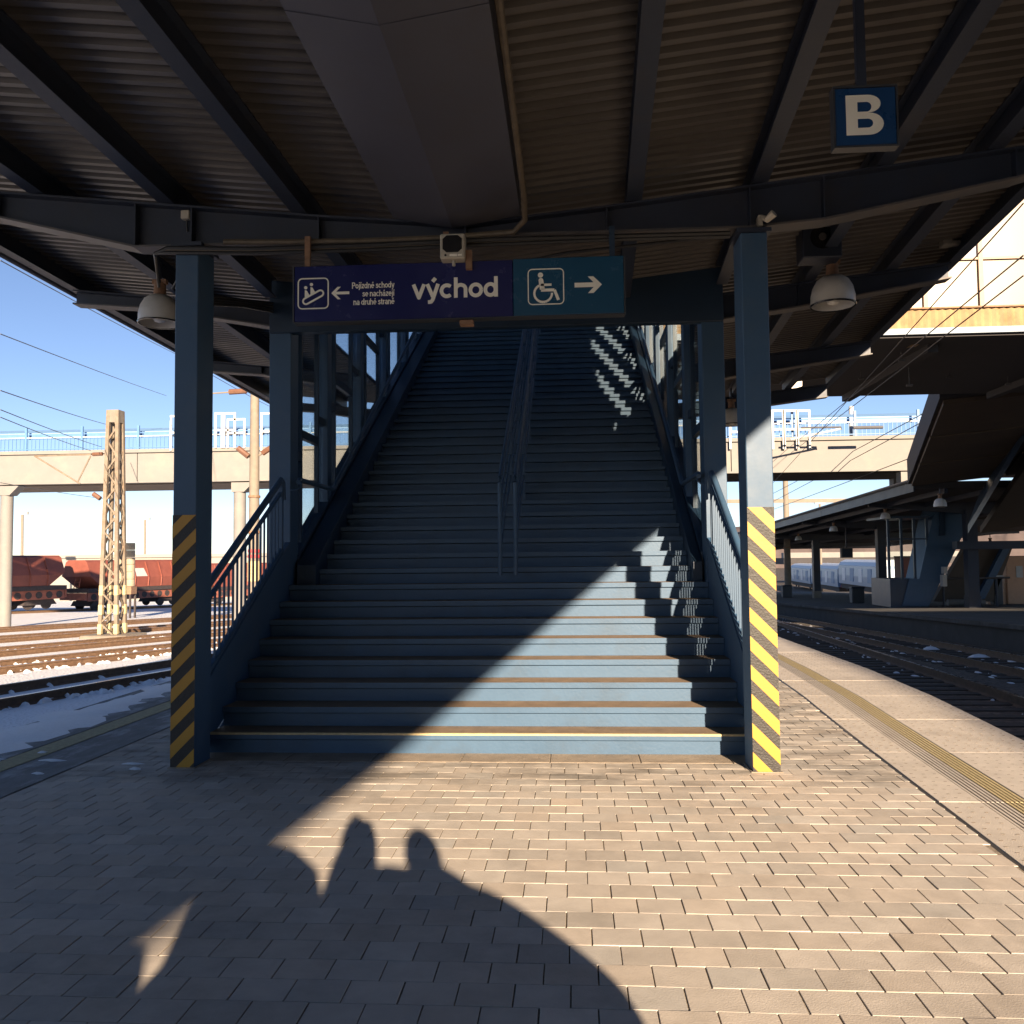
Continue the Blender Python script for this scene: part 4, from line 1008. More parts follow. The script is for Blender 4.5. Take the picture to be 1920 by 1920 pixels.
# ------------------------------------------------------------------ wagons, silo, far hall, hill
def wagon(y0, L, label):
    d = Vector((.277, 1, 0)).normalized(); nrm = Vector((d.y, -d.x, 0))      # nrm points towards the platform
    o = Vector((-57.8+.277*y0, y0, yz(y0+L/2)))
    t = empty('hopper_wagon', o, label, 'wagon', 'red hopper wagons in the yard')
    def P(s, u, z): return o+d*s+nrm*u+Vector((0,0,z))
    prof = [(-1.40,1.75),(-1.48,2.55),(-1.05,3.85),(-.8,4.0),(.8,4.0),(1.05,3.85),(1.48,2.55),(1.40,1.75)]
    n = len(prof); mb = MB(); vs = []
    for s, k in ((.5,.0),(1.9,1.0),(L-1.9,1.0),(L-.5,.0)):
        for u, z in prof: vs.append(P(s, u, max(z, 2.7)) if k < 1 else P(s, u, z))
    fs = [tuple(range(n)), tuple(range(3*n, 4*n))]
    for i in range(3):
        for j in range(n): fs.append((i*n+j, i*n+(j+1)%n, (i+1)*n+(j+1)%n, (i+1)*n+j))
    mb.add(vs, fs); hp_ = obj('hopper', mb, WAGON, t)
    s = 2.2
    while s < L-2:
        mb = MB(); mb.bar(P(s, 1.42, 1.78), P(s, 1.51, 2.54), .1, .07); mb.bar(P(s, 1.52, 2.56), P(s, 1.09, 3.85), .1, .07); obj('rib', mb, WAGON, hp_); s += 1.55
    mb = MB()
    for u in (-.25, .25): mb.bar(P(.35, u, .9), P(.8, u, 3.0), .05, .05)
    for k in range(7): mb.bar(P(.37+.06*k, -.25, 1.1+.28*k), P(.37+.06*k, .25, 1.1+.28*k), .04, .04)
    obj('ladder', mb, WAGON_F, t)
    mb = MB(); mb.hexa([P(.3,-1.4,1.42),P(L-.3,-1.4,1.42),P(L-.3,1.45,1.42),P(.3,1.45,1.42),P(.3,-1.4,1.74),P(L-.3,-1.4,1.74),P(L-.3,1.45,1.74),P(.3,1.45,1.74)]); obj('sill', mb, WAGON_D, t)
    mb = MB(); mb.hexa([P(.4,1.2,.75),P(L-.4,1.2,.75),P(L-.4,1.32,.75),P(.4,1.32,.75),P(.4,1.2,1.42),P(L-.4,1.2,1.42),P(L-.4,1.32,1.42),P(.4,1.32,1.42)]); fr = obj('side_frame', mb, WAGON_F, t)
    s = 1.0
    while s < L-.8:
        mb = MB(); mb.prism([P(s+.3*math.cos(2*math.pi*k/12), 1.325, 1.08+.26*math.sin(2*math.pi*k/12)) for k in range(12)], nrm*.01); obj('opening', mb, WAGON_D, fr); s += .92
    for s in (1.6, 3.2, L-3.2, L-1.6):
        for u in (-.75, .75):
            c = P(s, u, .46); mb = MB()
            mb.prism([c+d*.46*math.cos(2*math.pi*k/16)+Vector((0,0,.46*math.sin(2*math.pi*k/16))) for k in range(16)], nrm*.12); obj('wheel', mb, WAGON_D, t)
    mb = MB()
    for s in (2.4, L-2.4): mb.hexa([P(s-1.5,-.95,.35),P(s+1.5,-.95,.35),P(s+1.5,1.1,.35),P(s-1.5,1.1,.35),P(s-1.2,-.95,.75),P(s+1.2,-.95,.75),P(s+1.2,1.1,.75),P(s-1.2,1.1,.75)])
    obj('bogie', mb, WAGON_D, t)
    mb = MB(); mb.prism([P(L*.42,1.42,2.62),P(L*.55,1.42,2.62),P(L*.53,1.20,3.3),P(L*.42,1.20,3.3)], nrm*.06); obj('white_patch', mb, WHITE, t)
    for s in (.25, L-.25):
        mb = MB(); mb.hexa([P(s-.08,-1.3,.85),P(s+.08,-1.3,.85),P(s+.08,1.3,.85),P(s-.08,1.3,.85),P(s-.08,-1.3,1.41),P(s+.08,-1.3,1.41),P(s+.08,1.3,1.41),P(s-.08,1.3,1.41)]); obj('buffer_beam', mb, WAGON_F, t)
wagon(41.0, 12.2, 'red hopper wagon farthest left, cut by the picture edge')
wagon(54.2, 12.0, 'red hopper wagon behind the thin white bridge pier')
wagon(67.2, 12.2, 'red hopper wagon behind the lattice mast')
wagon(80.5, 12.2, 'red hopper wagon seen between the stair balusters')
sy = 52.0; a, b = at(222, 1100, sy), at(253, 1018, sy)
si = empty('silo', ((a.x+b.x)/2, sy, yz(sy)), 'cream segmented silo on a dark stand beside the lattice mast', 'silo')
for k in range(2):
    cx = a.x+(b.x-a.x)*(.27+.46*k); rr = (b.x-a.x)*.27
    for j in range(6):
        z0 = a.z+(b.z-a.z)*j/6; z1 = a.z+(b.z-a.z)*(j+1)/6
        mb = MB(); mb.tube([(cx,sy,z0+.02),(cx,sy,z0+.08),(cx,sy,z1-.06),(cx,sy,z1)], [rr*.94,rr,rr,rr*.94], 14); obj('segment', mb, TANK, si, smooth=True)
mb = MB(); mb.box(a.x+.02, b.x-.02, sy-.35, sy+.35, a.z-.45, a.z); obj('stand', mb, RUSTY, si)
for x in (a.x+.1, b.x-.1):
    for y in (sy-.3, sy+.3):
        mb = MB(); mb.box(x-.05, x+.05, y-.05, y+.05, yz(sy)-.2, a.z-.45); obj('leg', mb, WAGON_D, si)
hY = 118; mb = MB(); a, b = at(-300, 1042, hY), at(900, 1042, hY)
fh = empty('far_hall', ((a.x+b.x)/2, hY, yz(hY)), 'long low white hall on the horizon behind the wagons', 'building')
mb.box(a.x, b.x, hY, hY+14, yz(hY)-.3, at(200, 1046, hY).z); obj('wall', mb, FARW, fh)
mb = MB(); mb.box(a.x-.3, b.x+.3, hY-.3, hY+14.3, at(200,1046,hY).z, at(200,1040,hY).z); obj('roof', mb, FARW, fh)
a, b = at(562, 1078, 95), at(590, 1032, 95)
t = empty('grey_shed', (a.x, 95, yz(95)), 'pale box shed seen through the first glass bay of the stairs', 'building')
mb = MB(); mb.box(a.x, at(605,1040,95).x, 95, 101, yz(95)-.3, b.z-.3); obj('wall', mb, CREAM, t)
mb = MB(); mb.box(a.x-.2, at(605,1040,95).x+.2, 94.8, 101.2, b.z-.3, b.z); obj('roof', mb, MAST, t)
# low winter hill on the right horizon
mb = MB(); N_ = 80; vs = []
def htop(px): return 990-26*math.exp(-((px-1560)/120.0)**2)-3*math.sin(px*.09)-2*math.sin(px*.31)-1.5*math.sin(px*.83)
for i in range(N_+1):
    px = 1300+i*8; vs += [at(px, 1090, 400), at(px, htop(px)+12, 425), at(px, htop(px), 450), at(px, htop(px), 450)+Vector((0,120,-12))]
mb.add(vs, [(4*i+j, 4*i+4+j, 4*i+5+j, 4*i+1+j) for i in range(N_) for j in range(3)])
obj('hill', mb, HILL, kind='structure', smooth=True)

# ------------------------------------------------------------------ opposite platform
def zo(Y): return yz(Y)+.55
OX0, OX1 = 11.5, 29.5
op = empty('opposite_platform', (OX0, 20, zo(20)), 'opposite platform with a dark edge wall beyond the right tracks', 'platform', kind='structure')
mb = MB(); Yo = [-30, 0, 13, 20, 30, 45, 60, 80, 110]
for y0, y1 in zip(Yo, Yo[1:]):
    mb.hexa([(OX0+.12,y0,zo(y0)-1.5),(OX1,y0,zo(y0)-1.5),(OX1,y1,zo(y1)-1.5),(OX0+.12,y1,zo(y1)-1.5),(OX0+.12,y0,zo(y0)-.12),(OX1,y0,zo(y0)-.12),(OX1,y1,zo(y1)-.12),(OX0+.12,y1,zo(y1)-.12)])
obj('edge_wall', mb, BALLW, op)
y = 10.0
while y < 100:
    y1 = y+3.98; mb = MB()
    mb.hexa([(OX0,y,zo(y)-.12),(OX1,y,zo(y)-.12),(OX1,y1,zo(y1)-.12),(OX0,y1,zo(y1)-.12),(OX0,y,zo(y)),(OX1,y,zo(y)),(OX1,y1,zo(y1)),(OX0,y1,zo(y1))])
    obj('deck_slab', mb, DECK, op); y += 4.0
# its canopy
cx0, cx1 = 12.5, 31.0
oc = empty('opposite_canopy', (17, 33, zo(33)), 'long dark canopy receding over the opposite platform', 'canopy')
def zc(Y): return zo(Y)+4.5
cy = [33, 45, 57, 69, 81, 93]
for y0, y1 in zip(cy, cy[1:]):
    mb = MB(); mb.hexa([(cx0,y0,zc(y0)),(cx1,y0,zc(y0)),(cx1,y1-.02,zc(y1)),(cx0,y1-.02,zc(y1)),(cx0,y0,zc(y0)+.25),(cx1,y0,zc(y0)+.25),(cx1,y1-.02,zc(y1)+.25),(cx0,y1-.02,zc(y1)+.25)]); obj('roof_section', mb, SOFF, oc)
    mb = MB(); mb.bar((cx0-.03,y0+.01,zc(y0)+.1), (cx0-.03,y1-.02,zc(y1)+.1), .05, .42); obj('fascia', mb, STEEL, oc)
    mb = MB(); mb.tube([(cx0-.1,y0,zc(y0)+.3),(cx0-.1,y1,zc(y1)+.3)], .06, 6); obj('gutter', mb, STEEL_P, oc)
for Y in (39, 50, 63, 79):
    X = 17.0
    mb = MB(); mb.box(X-.22, X+.22, Y-.22, Y+.22, zo(Y)-.02, zc(Y)-.35); k = obj('column', mb, STEEL, oc)
    mb = MB(); mb.prism([(cx0+.3,Y-.1,zc(Y)-.16),(X-.2,Y-.1,zc(Y)-.5),(X+.2,Y-.1,zc(Y)-.5),(cx1-.3,Y-.1,zc(Y)-.16),(cx1-.3,Y-.1,zc(Y)-.02),(cx0+.3,Y-.1,zc(Y)-.02)], (0,.2,0)); obj('bracket_arm', mb, STEEL, k)
    mb = MB(); mb.box(X-.25, X+.25, Y-.25, Y+.25, zo(Y)-.01, zo(Y)+.5); obj('column_foot', mb, MAST if Y == 63 else STEEL, k)
for i, X in enumerate((13.6, 15.2, 18.8, 20.4)):
    mb = MB(); mb.bar((X,33,zc(33)-.1), (X,93,zc(93)-.1), .12, .18); obj('purlin', mb, STEEL, oc)
for px, py, Y, s, lab in ((1763,950,30,1.0,'dome lamp under the opposite canopy beside the leaning stair wall'),(1660,973,39,1.0,'dome lamp under the opposite canopy above the glazed kiosk'),
                     (1563,996,46,1.0,'second most distant dome lamp under the opposite canopy'),(1497,1013,58,1.0,'most distant dome lamp under the opposite canopy'),(1857,1027,40,1.0,'white dome lamp low under the opposite stairs at the right edge')):
    p = at(px, py, Y); dome_lamp(tuple(p), lab, s)

# stairs, kiosk and fittings on the opposite platform
os_ = empty('opposite_stairs', (15, 33, zo(33)), 'dark covered stairs rising from the opposite platform into the overbridge hall', 'staircase')
def slab(pts, th, nm, mt, par): 
    mb = MB(); mb.hexa([p for p in pts]+[p+Vector((0,0,th)) for p in pts]); return obj(nm, mb, mt, par)
A0, A1, A3 = at(1766,757,24), at(2250,700,24), at(1706,913,33); A2 = A3+(A1-A0)
def bil(u, v): return (A0.lerp(A1, u)).lerp(A3.lerp(A2, u), v)
for i in range(2):
    for j in range(3):
        u0, u1, v0, v1 = i/2+.008, (i+1)/2-.008, j/3+.01, (j+1)/3-.01
        slab([bil(u0,v1), bil(u1,v1), bil(u1,v0), bil(u0,v0)], .12, 'soffit_panel', SOFFB, os_)
sb = [p+Vector((0,0,.13)) for p in (bil(-.01,1.01), bil(1,1.01), bil(1,-.01), bil(-.01,-.01))]
slab(sb, .9, 'flight', SOFF, os_)
P = lambda px, py, Y=33: at(px, py, Y)
slab([at(1815,1000,34), at(1960,760,26), at(1985,700,26), at(1835,945,34)], .3, 'stringer', BLUE_D, os_)
slab([at(1838,1000,35), at(1990,780,27), at(2100,700,27), at(1925,985,35)], .25, 'lower_soffit', SOFFB, os_)
KY = 40.0
mb = MB(); mb.prism([at(*q, KY) for q in ((1692,1136),(1742,1136),(1820,972),(1800,930),(1762,940),(1748,975),(1724,1085),(1705,1085))], (0, 1.6, 0)); obj('leaning_wall', mb, BLUE, os_)
mb = MB(); mb.prism([at(*q, KY-.1) for q in ((1762,1004),(1772,1004),(1772,950),(1762,952))], (0, .09, 0)); obj('wall_post', mb, BLUE_D, os_)
mb = MB(); mb.prism([at(*q, 43) for q in ((1750,1128),(1862,1128),(1900,1022),(1812,1022))], (0, .4, 0)); obj('flight_underside', mb, SOFFB, os_)
mb = MB(); mb.prism([at(*q, 42.5) for q in ((1830,1126),(1845,1126),(1898,1022),(1884,1022))], (0, .3, 0)); obj('flight_stringer', mb, BLUE, os_)
mb = MB(); a, b = at(1795, 1030, 38.5), at(1990, 1013, 38.5); mb.box(a.x, b.x, 38.5, 39, a.z, b.z); obj('header_beam', mb, STEEL, os_)
kk = empty('glazed_kiosk', at(1706, 1136, KY), 'small glazed waiting booth with a dark blue base on the opposite platform', 'kiosk')
a, b = at(1671, 1134, KY), at(1742, 1085, KY); kx0, kx1, kz0, kz1, kzt = a.x, b.x, zo(KY), b.z, at(1700, 972, KY).z
mb = MB(); mb.box(kx0, kx1, KY+.05, KY+2.5, kz0, kz1); obj('base', mb, BLUE_D, kk)
nb = 3
for i in range(nb+1):
    x = kx0+(kx1-kx0)*i/nb; mb = MB(); mb.box(x-.05, x+.05, KY+.05, KY+.15, kz1, kzt); obj('post', mb, BLUE_D, kk)
for i in range(nb):
    x0 = kx0+(kx1-kx0)*i/nb+.05; x1 = kx0+(kx1-kx0)*(i+1)/nb-.05; zm = kz1+(kzt-kz1)*.66
    for z0, z1 in ((kz1+.01, zm-.03), (zm+.03, kzt-.01)):
        mb = MB(); mb.box(x0, x1, KY+.09, KY+.11, z0, z1); obj('pane', mb, GLASS_D, kk)
mb = MB(); mb.box(kx0, kx1, KY+.06, KY+.14, zm-.03, zm+.03); obj('transom', mb, BLUE_D, kk)
mb = MB(); mb.box(kx0-.1, kx1+.1, KY-.1, KY+2.6, kzt, kzt+.1); obj('roof', mb, BLUE_D, kk)
rl = empty('platform_railing', at(1820, 1130, 41), 'low tube railing below the opposite stairs', 'railing')
for px in (1816, 1770, 1870):
    a, b = at(px, 1138, 41), at(px, 1086, 41); mb = MB(); mb.tube([(a.x,41,zo(41)), (a.x,41,b.z)], .05, 8); obj('post', mb, STEEL, rl)
a, b = at(1762, 1085, 41), at(1893, 1083, 41); mb = MB(); mb.tube([a, b], .045, 8); obj('top_rail', mb, STEEL_P, rl)
for px0, px1, lab in ((1770,1812,'fat pale pipe lying under the opposite stairs, longer piece'),(1818,1838,'fat pale pipe lying under the opposite stairs, shorter piece')):
    a, b = at(px0, 1130, 42), at(px1, 1130, 42); mb = MB(); mb.tube([(a.x,41.6,zo(42)+.17),(b.x,41.6,zo(42)+.17)], .15, 12); obj('pipe', mb, CREAM, label=lab, cat='pipe', smooth=True)
t = empty('peach_cabinet', at(1903, 1138, 44), 'tall peach coloured sunlit cabinet at the right edge', 'cabinet')
a, b = at(1890, 1138, 44), at(1922, 1042, 44); mb = MB(); mb.box(a.x, b.x, 44, 45, zo(44), b.z); obj('body', mb, ORANGE, t, bevel=.03)
mb = MB(); a2 = at(1905,1075,44); mb.box(a2.x, a2.x+.3, 43.97, 43.995, a2.z-.2, a2.z+.35); obj('notice', mb, WHITE, t)
mb = MB(); a3 = at(1880,1138,44); mb.prism([(a3.x,44.1,zo(44)),(a.x,44.1,zo(44)),(a.x,44.1,b.z-.9)], (0,.3,0)); obj('side_fin', mb, ORANGE, t)
for px, lab in ((1858, 'short peach post left of the tall cabinet'),):
    a, b = at(px-5, 1130, 44), at(px+5, 1085, 44); mb = MB(); mb.box(a.x, b.x, 44, 44.25, zo(44), b.z); obj('post', mb, ORANGE, label=lab, cat='post')
a, b = at(1864,1130,43), at(1880,1082,43)
t = empty('dark_bin', (a.x, 43, zo(43)), 'tall dark bin left of the peach cabinet', 'bin')
mb = MB(); mb.box(a.x, b.x, 43, 43.4, zo(43), b.z); obj('body', mb, DARKB, t, bevel=.03); mb = MB(); mb.box(a.x-.03, b.x+.03, 42.97, 43.43, b.z, b.z+.08); obj('lid', mb, WHITE, t)
for px0, px1, py0, Y, lab in ((1598,1621,1103,48,'dark waste bin beside the middle column of the opposite platform'),(1468,1485,1099,66,'far waste bin next to the leftmost opposite column')):
    a, b = at(px0, 1120, Y), at(px1, py0, Y)
    t = empty('waste_bin', (a.x, Y, zo(Y)), lab, 'bin', 'waste bins on the opposite platform')
    mb = MB(); mb.box(a.x, b.x, Y, Y+.5, zo(Y), b.z); obj('body', mb, DARKB, t, bevel=.03); mb = MB(); mb.box(a.x-.02, b.x+.02, Y-.02, Y+.52, b.z, b.z+.07); obj('lid', mb, STEEL, t)
a, b = at(1578, 1046, 52), at(1599, 1027, 52)
t = empty('hanging_display', (a.x, 52, b.z), 'grey hanging train display under the opposite canopy', 'display')
mb = MB(); mb.box(a.x, b.x, 52, 52.3, a.z, b.z); obj('case', mb, MAST, t, bevel=.02); mb = MB(); mb.box(a.x+.05, b.x-.05, 51.98, 51.995, a.z+.05, b.z-.05); obj('screen', mb, STEEL, t)
mb = MB(); mb.box((a.x+b.x)/2-.03, (a.x+b.x)/2+.03, 52.1, 52.16, b.z, zc(52)); obj('hanger', mb, STEEL, t)
a = at(1762, 1078, KY-.3); t = empty('ticket_validator', a, 'small white device on the leaning stair wall', 'validator')
mb = MB(); mb.box(a.x+.12, a.x+.30, KY-.3, KY-.02, a.z-.5, a.z); obj('case', mb, WHITE, t); mb = MB(); mb.box(a.x+.18, a.x+.34, KY-.28, KY-.02, a.z+.05, a.z+.35); obj('head', mb, WHITE, t)
# far canopy and train beyond
a, b = at(1470, 1052, 170), at(1700, 1030, 170)
t = empty('far_canopy', (a.x, 170, zo(170)), 'pale edged canopy of the farthest platform behind the blue train', 'canopy')
mb = MB(); mb.box(a.x, b.x+16, 170, 172, b.z-1.4, b.z-.4); obj('fascia', mb, CREAM, t); mb = MB(); mb.box(a.x, b.x+16, 170.1, 180, b.z-2.6, b.z-1.41); obj('roof', mb, SOFF, t)
for i in range(6):
    x = a.x+1+i*6.2; mb = MB(); mb.box(x-.2, x+.2, 172, 172.5, yz(172), b.z-2.6); obj('column', mb, MAST, t)
def carriage(i, label):
    d = Vector((5.5, 60, 0)).normalized(); nr = Vector((d.y, -d.x, 0))
    L = 19.5; o = Vector((33.6, 96, 0))+d*(i*20.2); o.z = yz(o.y)
    t = empty('train_carriage', o, label, 'carriage', 'blue carriages of the far train')
    def P(s, u, z): return o+d*s+nr*u+Vector((0,0,z))
    sec = [(-1.4,.95),(1.4,.95),(1.45,2.0),(1.4,3.2),(-1.4,3.2),(-1.45,2.0)]
    mb = MB(); mb.prism([P(0,u,z) for u, z in sec], d*L); obj('body', mb, TRAIN, t)
    sec = [(-1.4,3.21),(1.4,3.21),(1.15,3.65),(.6,3.9),(-.6,3.9),(-1.15,3.65)]
    mb = MB(); mb.prism([P(0,u,z) for u, z in sec], d*L); obj('roof', mb, TRAINR, t)
    mb = MB(); mb.prism([P(.3,u,z) for u, z in ((-1.2,.35),(1.2,.35),(1.2,.94),(-1.2,.94))], d*(L-.6)); obj('underframe', mb, WAGON_D, t)
    for s in (1.8, 4.2, L-4.2, L-1.8):
        mb = MB(); c = P(s,-.8,.46); mb.prism([c+d*.46*math.cos(k*math.pi/6)+Vector((0,0,.46*math.sin(k*math.pi/6))) for k in range(12)], nr*.12); obj('wheel', mb, WAGON_D, t)
    for k in range(4):
        s = 2.2+k*4.4; mb = MB(); mb.prism([P(s,-1.44,1.35),P(s+1.8,-1.44,1.35),P(s+1.8,-1.42,2.9),P(s,-1.42,2.9)], -nr*.04); obj('sliding_door', mb, TRAIND if k % 2 else RBLUE, t)
    mb = MB(); mb.prism([P(-.02,-.5,1.0),P(-.02,.5,1.0),P(-.02,.5,2.95),P(-.02,-.5,2.95)], -d*.05); obj('end_door', mb, TRAIND, t)
    for u in (-.9, .9):
        mb = MB(); c = P(-.5,u,1.05); mb.prism([c+nr*.2*math.cos(k*math.pi/6)+Vector((0,0,.2*math.sin(k*math.pi/6))) for k in range(12)], d*.5); obj('buffer', mb, REDP if u < 0 else WAGON_D, t)
carriage(0, 'nearest pale blue carriage with a white end door'); carriage(1, 'second blue carriage of the far train'); carriage(2, 'third blue carriage of the far train, behind the left columns')
t = empty('red_container', at(1705, 1085, 75), 'dark red container seen through the kiosk glass', 'container')
a, b = at(1694,1088,75), at(1724,1045,75); mb = MB(); mb.box(a.x, b.x, 75, 77, yz(75), b.z); obj('body', mb, WAGON, t, bevel=.04)
mb = MB(); mb.box(a.x-.02, b.x+.02, 74.98, 77.02, b.z+.001, b.z+.12); obj('rim', mb, MAST, t)

# ------------------------------------------------------------------ unseen block added behind the viewer to shade the right tracks
def bxs(Y): return 16.63+.088*Y
sbd = empty('added_shade_block', (20, -35, -1), 'tall unseen block added behind the viewer to shade the right tracks', 'building')
YB0, YB1, ZT = -75.0, -8.0, 12.0
mb = MB(); mb.hexa([(bxs(YB0),YB0,-1),(bxs(YB0)+24,YB0,-1),(bxs(YB1)+24,YB1,-1),(bxs(YB1),YB1,-1),(bxs(YB0),YB0,ZT-.4),(bxs(YB0)+24,YB0,ZT-.4),(bxs(YB1)+24,YB1,ZT-.4),(bxs(YB1),YB1,ZT-.4)]); obj('wall', mb, SOFFB, sbd)
mb = MB(); mb.hexa([(bxs(YB0),YB0,ZT-.4),(bxs(YB0)+24,YB0,ZT-.4),(bxs(YB1)+24,YB1+.1,ZT-.4),(bxs(YB1),YB1+.1,ZT-.4),(bxs(YB0)-.05,YB0,ZT),(bxs(YB0)+24,YB0,ZT),(bxs(YB1)+24,YB1+.1,ZT),(bxs(YB1)-.05,YB1+.1,ZT)]); obj('roof', mb, SOFF, sbd)
for z in (1.5, 5.0, 8.5):
    y = YB0+2
    while y < YB1-3:
        mb = MB(); mb.hexa([(bxs(y)-.06,y,z),(bxs(y)-.01,y,z),(bxs(y+1.8)-.01,y+1.8,z),(bxs(y+1.8)-.06,y+1.8,z),(bxs(y)-.06,y,z+1.9),(bxs(y)-.01,y,z+1.9),(bxs(y+1.8)-.01,y+1.8,z+1.9),(bxs(y+1.8)-.06,y+1.8,z+1.9)]); obj('window', mb, PANEG, sbd); y += 4.2

# ------------------------------------------------------------------ the two people whose shadows fall on the paving
COAT = mat('dark_coat', (.03,.032,.04), .85, var=.2, scale=20, bump=.3, bscale=60)
COAT2 = mat('olive_coat', (.06,.065,.05), .85, var=.2, scale=20, bump=.3, bscale=60)
JEANS = mat('jeans', (.05,.07,.11), .85, var=.15, scale=20)
SKIN = mat('skin', (.52,.34,.25), .55, var=.05)
HAIRM = mat('hair', (.06,.04,.03), .6, var=.2, scale=30)
SHOE = mat('shoe', (.05,.045,.04), .6, var=.1)
def skinned(name, nodes, edges, mt, parent=None, root=0, **kw):
    me = bpy.data.meshes.new(name); me.from_pydata([n[0] for n in nodes], edges, [])
    o = bpy.data.objects.new(name, me); link(o, parent); o.modifiers.new('skin', 'SKIN')
    for i, n in enumerate(nodes):
        sv = me.skin_vertices[0].data[i]; sv.radius = (n[1], n[2] if len(n) > 2 else n[1]); sv.use_root = (i == root)
    sub = o.modifiers.new('sub', 'SUBSURF'); sub.levels = 2; sub.render_levels = 2
    dg = bpy.context.evaluated_depsgraph_get(); m2 = bpy.data.meshes.new_from_object(o.evaluated_get(dg))
    for k in list(o.modifiers): o.modifiers.remove(k)
    o.data = m2; m2.materials.clear(); m2.materials.append(mt)
    for p in m2.polygons: p.use_smooth = True
    return tag(o, **kw)
def person(loc, hgt, label, armL, armR, coat, face, fat=1.0):
    k = hgt/1.75; bx_, by_ = loc; V = lambda x, y, z: (bx_+x*k, by_+y*k, z*k)
    t = empty('person', (bx_, by_, 0), label, 'person')
    N = [(V(0,0,.95),.17,.14),(V(0,.0,1.15),.165,.13),(V(0,-.01,1.36),.20,.13),(V(0,0,1.47),.085,.08),(V(0,.01,1.54),.062,.062),
         (V(-.10,0,.88),.115),(V(-.11,.02,.50),.075),(V(-.12,-.02,.10),.055),(V(-.13,.10,.045),.04,.035),
         (V(.10,0,.88),.115),(V(.11,.02,.50),.075),(V(.12,-.02,.10),.055),(V(.14,.10,.045),.04,.035)]
    E_ = [(0,1),(1,2),(2,3),(3,4),(0,5),(5,6),(6,7),(7,8),(0,9),(9,10),(10,11),(11,12)]
    for pts in (armL, armR):
        rs = [.085*fat,.075*fat,.062*fat]; prev = 2
        for p, r in zip(pts, rs): N.append((p, r*k)); E_.append((prev, len(N)-1)); prev = len(N)-1
    b = skinned('body', N, E_, coat, t)
    b.data.materials.append(JEANS); b.data.materials.append(SHOE)
    for p in b.data.polygons:
        z = p.center.z
        if z < .78*k: p.material_index = 2 if z < .11*k else 1
    hc = Vector(V(0,.03,1.645)); f = Vector(face).normalized(); sd_ = Vector((f.y,-f.x,0)).normalized()
    bm = bmesh.new(); bmesh.ops.create_uvsphere(bm, u_segments=24, v_segments=16, radius=1)
    for v in bm.verts:
        x, y, z = v.co
        fx = .078*x*(1-.18*max(0,-z)); fy = .098*y; fz = .118*z
        if y > .75 and -.35 < z < .2 and abs(x) < .25: fy += .022*(1-abs(x)/.25)*(1-abs(z+.1)/.3)      # nose
        if y > .6 and .02 < z < .22 and .15 < abs(x) < .5: fy -= .008                                   # eye sockets
        if y > .6 and -.62 < z < -.46 and abs(x) < .4: fy -= .006                                       # mouth
        v.co = hc + sd_*fx + Vector((f.x,f.y,0)).normalized()*fy + Vector((0,0,fz))
    me = bpy.data.meshes.new('head'); bm.to_mesh(me); bm.free(); me.materials.append(SKIN)
    for p in me.polygons: p.use_smooth = True
    hd = bpy.data.objects.new('head', me); link(hd, t)
    bm = bmesh.new(); bmesh.ops.create_uvsphere(bm, u_segments=20, v_segments=14, radius=1)
    for v in bm.verts:
        x, y, z = v.co
        if y > .35 and z < .45: y *= .3
        v.co = hc + sd_*(.09*x) + Vector((f.x,f.y,0)).normalized()*(.108*y-.014) + Vector((0,0,.118*z*(1.25 if z < 0 else 1.06)+.012))
    me = bpy.data.meshes.new('hair'); bm.to_mesh(me); bm.free(); me.materials.append(HAIRM)
    for p in me.polygons: p.use_smooth = True
    hr = bpy.data.objects.new('hair', me); link(hr, t)
    for s in (-1, 1):
        mb = MB(); c = hc+sd_*(s*.08); mb.lathe(c, [(0,.035),(.012,.025),(.016,0),(.012,-.025),(0,-.035)], 8); obj('ear', mb, SKIN, hd, smooth=True)
        mb = MB(); c = hc+sd_*(s*.032)+Vector((f.x,f.y,0)).normalized()*.088+Vector((0,0,.012)); mb.lathe(c, [(0,.009),(.007,.006),(.010,0),(.007,-.006),(0,-.009)], 8); obj('eye', mb, WHITE, hd, smooth=True)
    return t
def hand(t, w, d, up, curl, side):
    """palm at w pointing along d; fingers curl towards 'curl'"""
    w, d, up, c = Vector(w), Vector(d).normalized(), Vector(up).normalized(), Vector(curl).normalized()
    N = [(w, .026, .022), (w+d*.04, .034, .016), (w+d*.085, .036, .014)]; E_ = [(0,1),(1,2)]
    for i, L in enumerate((.072, .082, .076, .06)):
        b = w+d*.09+up*(.027-.018*i); e1 = b+d*L*.45+c*.008; e2 = e1+d*L*.3+c*.02; e3 = e2+d*L*.12+c*.022
        k = len(N); N += [(b,.0095),(e1,.009),(e2,.0085),(e3,.007)]; E_ += [(2,k),(k,k+1),(k+1,k+2),(k+2,k+3)]
    b = w+d*.03+up*.034; k = len(N); N += [(b,.012),(b+up*.03+d*.025+c*.012,.0105),(b+up*.035+d*.055+c*.025,.009)]; E_ += [(1,k),(k,k+1),(k+1,k+2)]
    return skinned('hand', N, E_, SKIN, t)
def coat_skirt(t, c, prof, mt, yr=.62):
    mb = MB(); n = 24; vs = []
    for r, z in prof:
        for k in range(n): a = 2*math.pi*k/n; vs.append((c[0]+r*math.cos(a)*(1+.03*math.sin(5*a)), c[1]+yr*r*math.sin(a), z))
    mb.add(vs, [(i*n+k, i*n+(k+1)%n, (i+1)*n+(k+1)%n, (i+1)*n+k) for i in range(len(prof)-1) for k in range(n)]+[tuple(range(n)), tuple(range((len(prof)-1)*n, len(prof)*n))])
    return obj('coat', mb, mt, t, smooth=True)
pl = (.44, -.36)
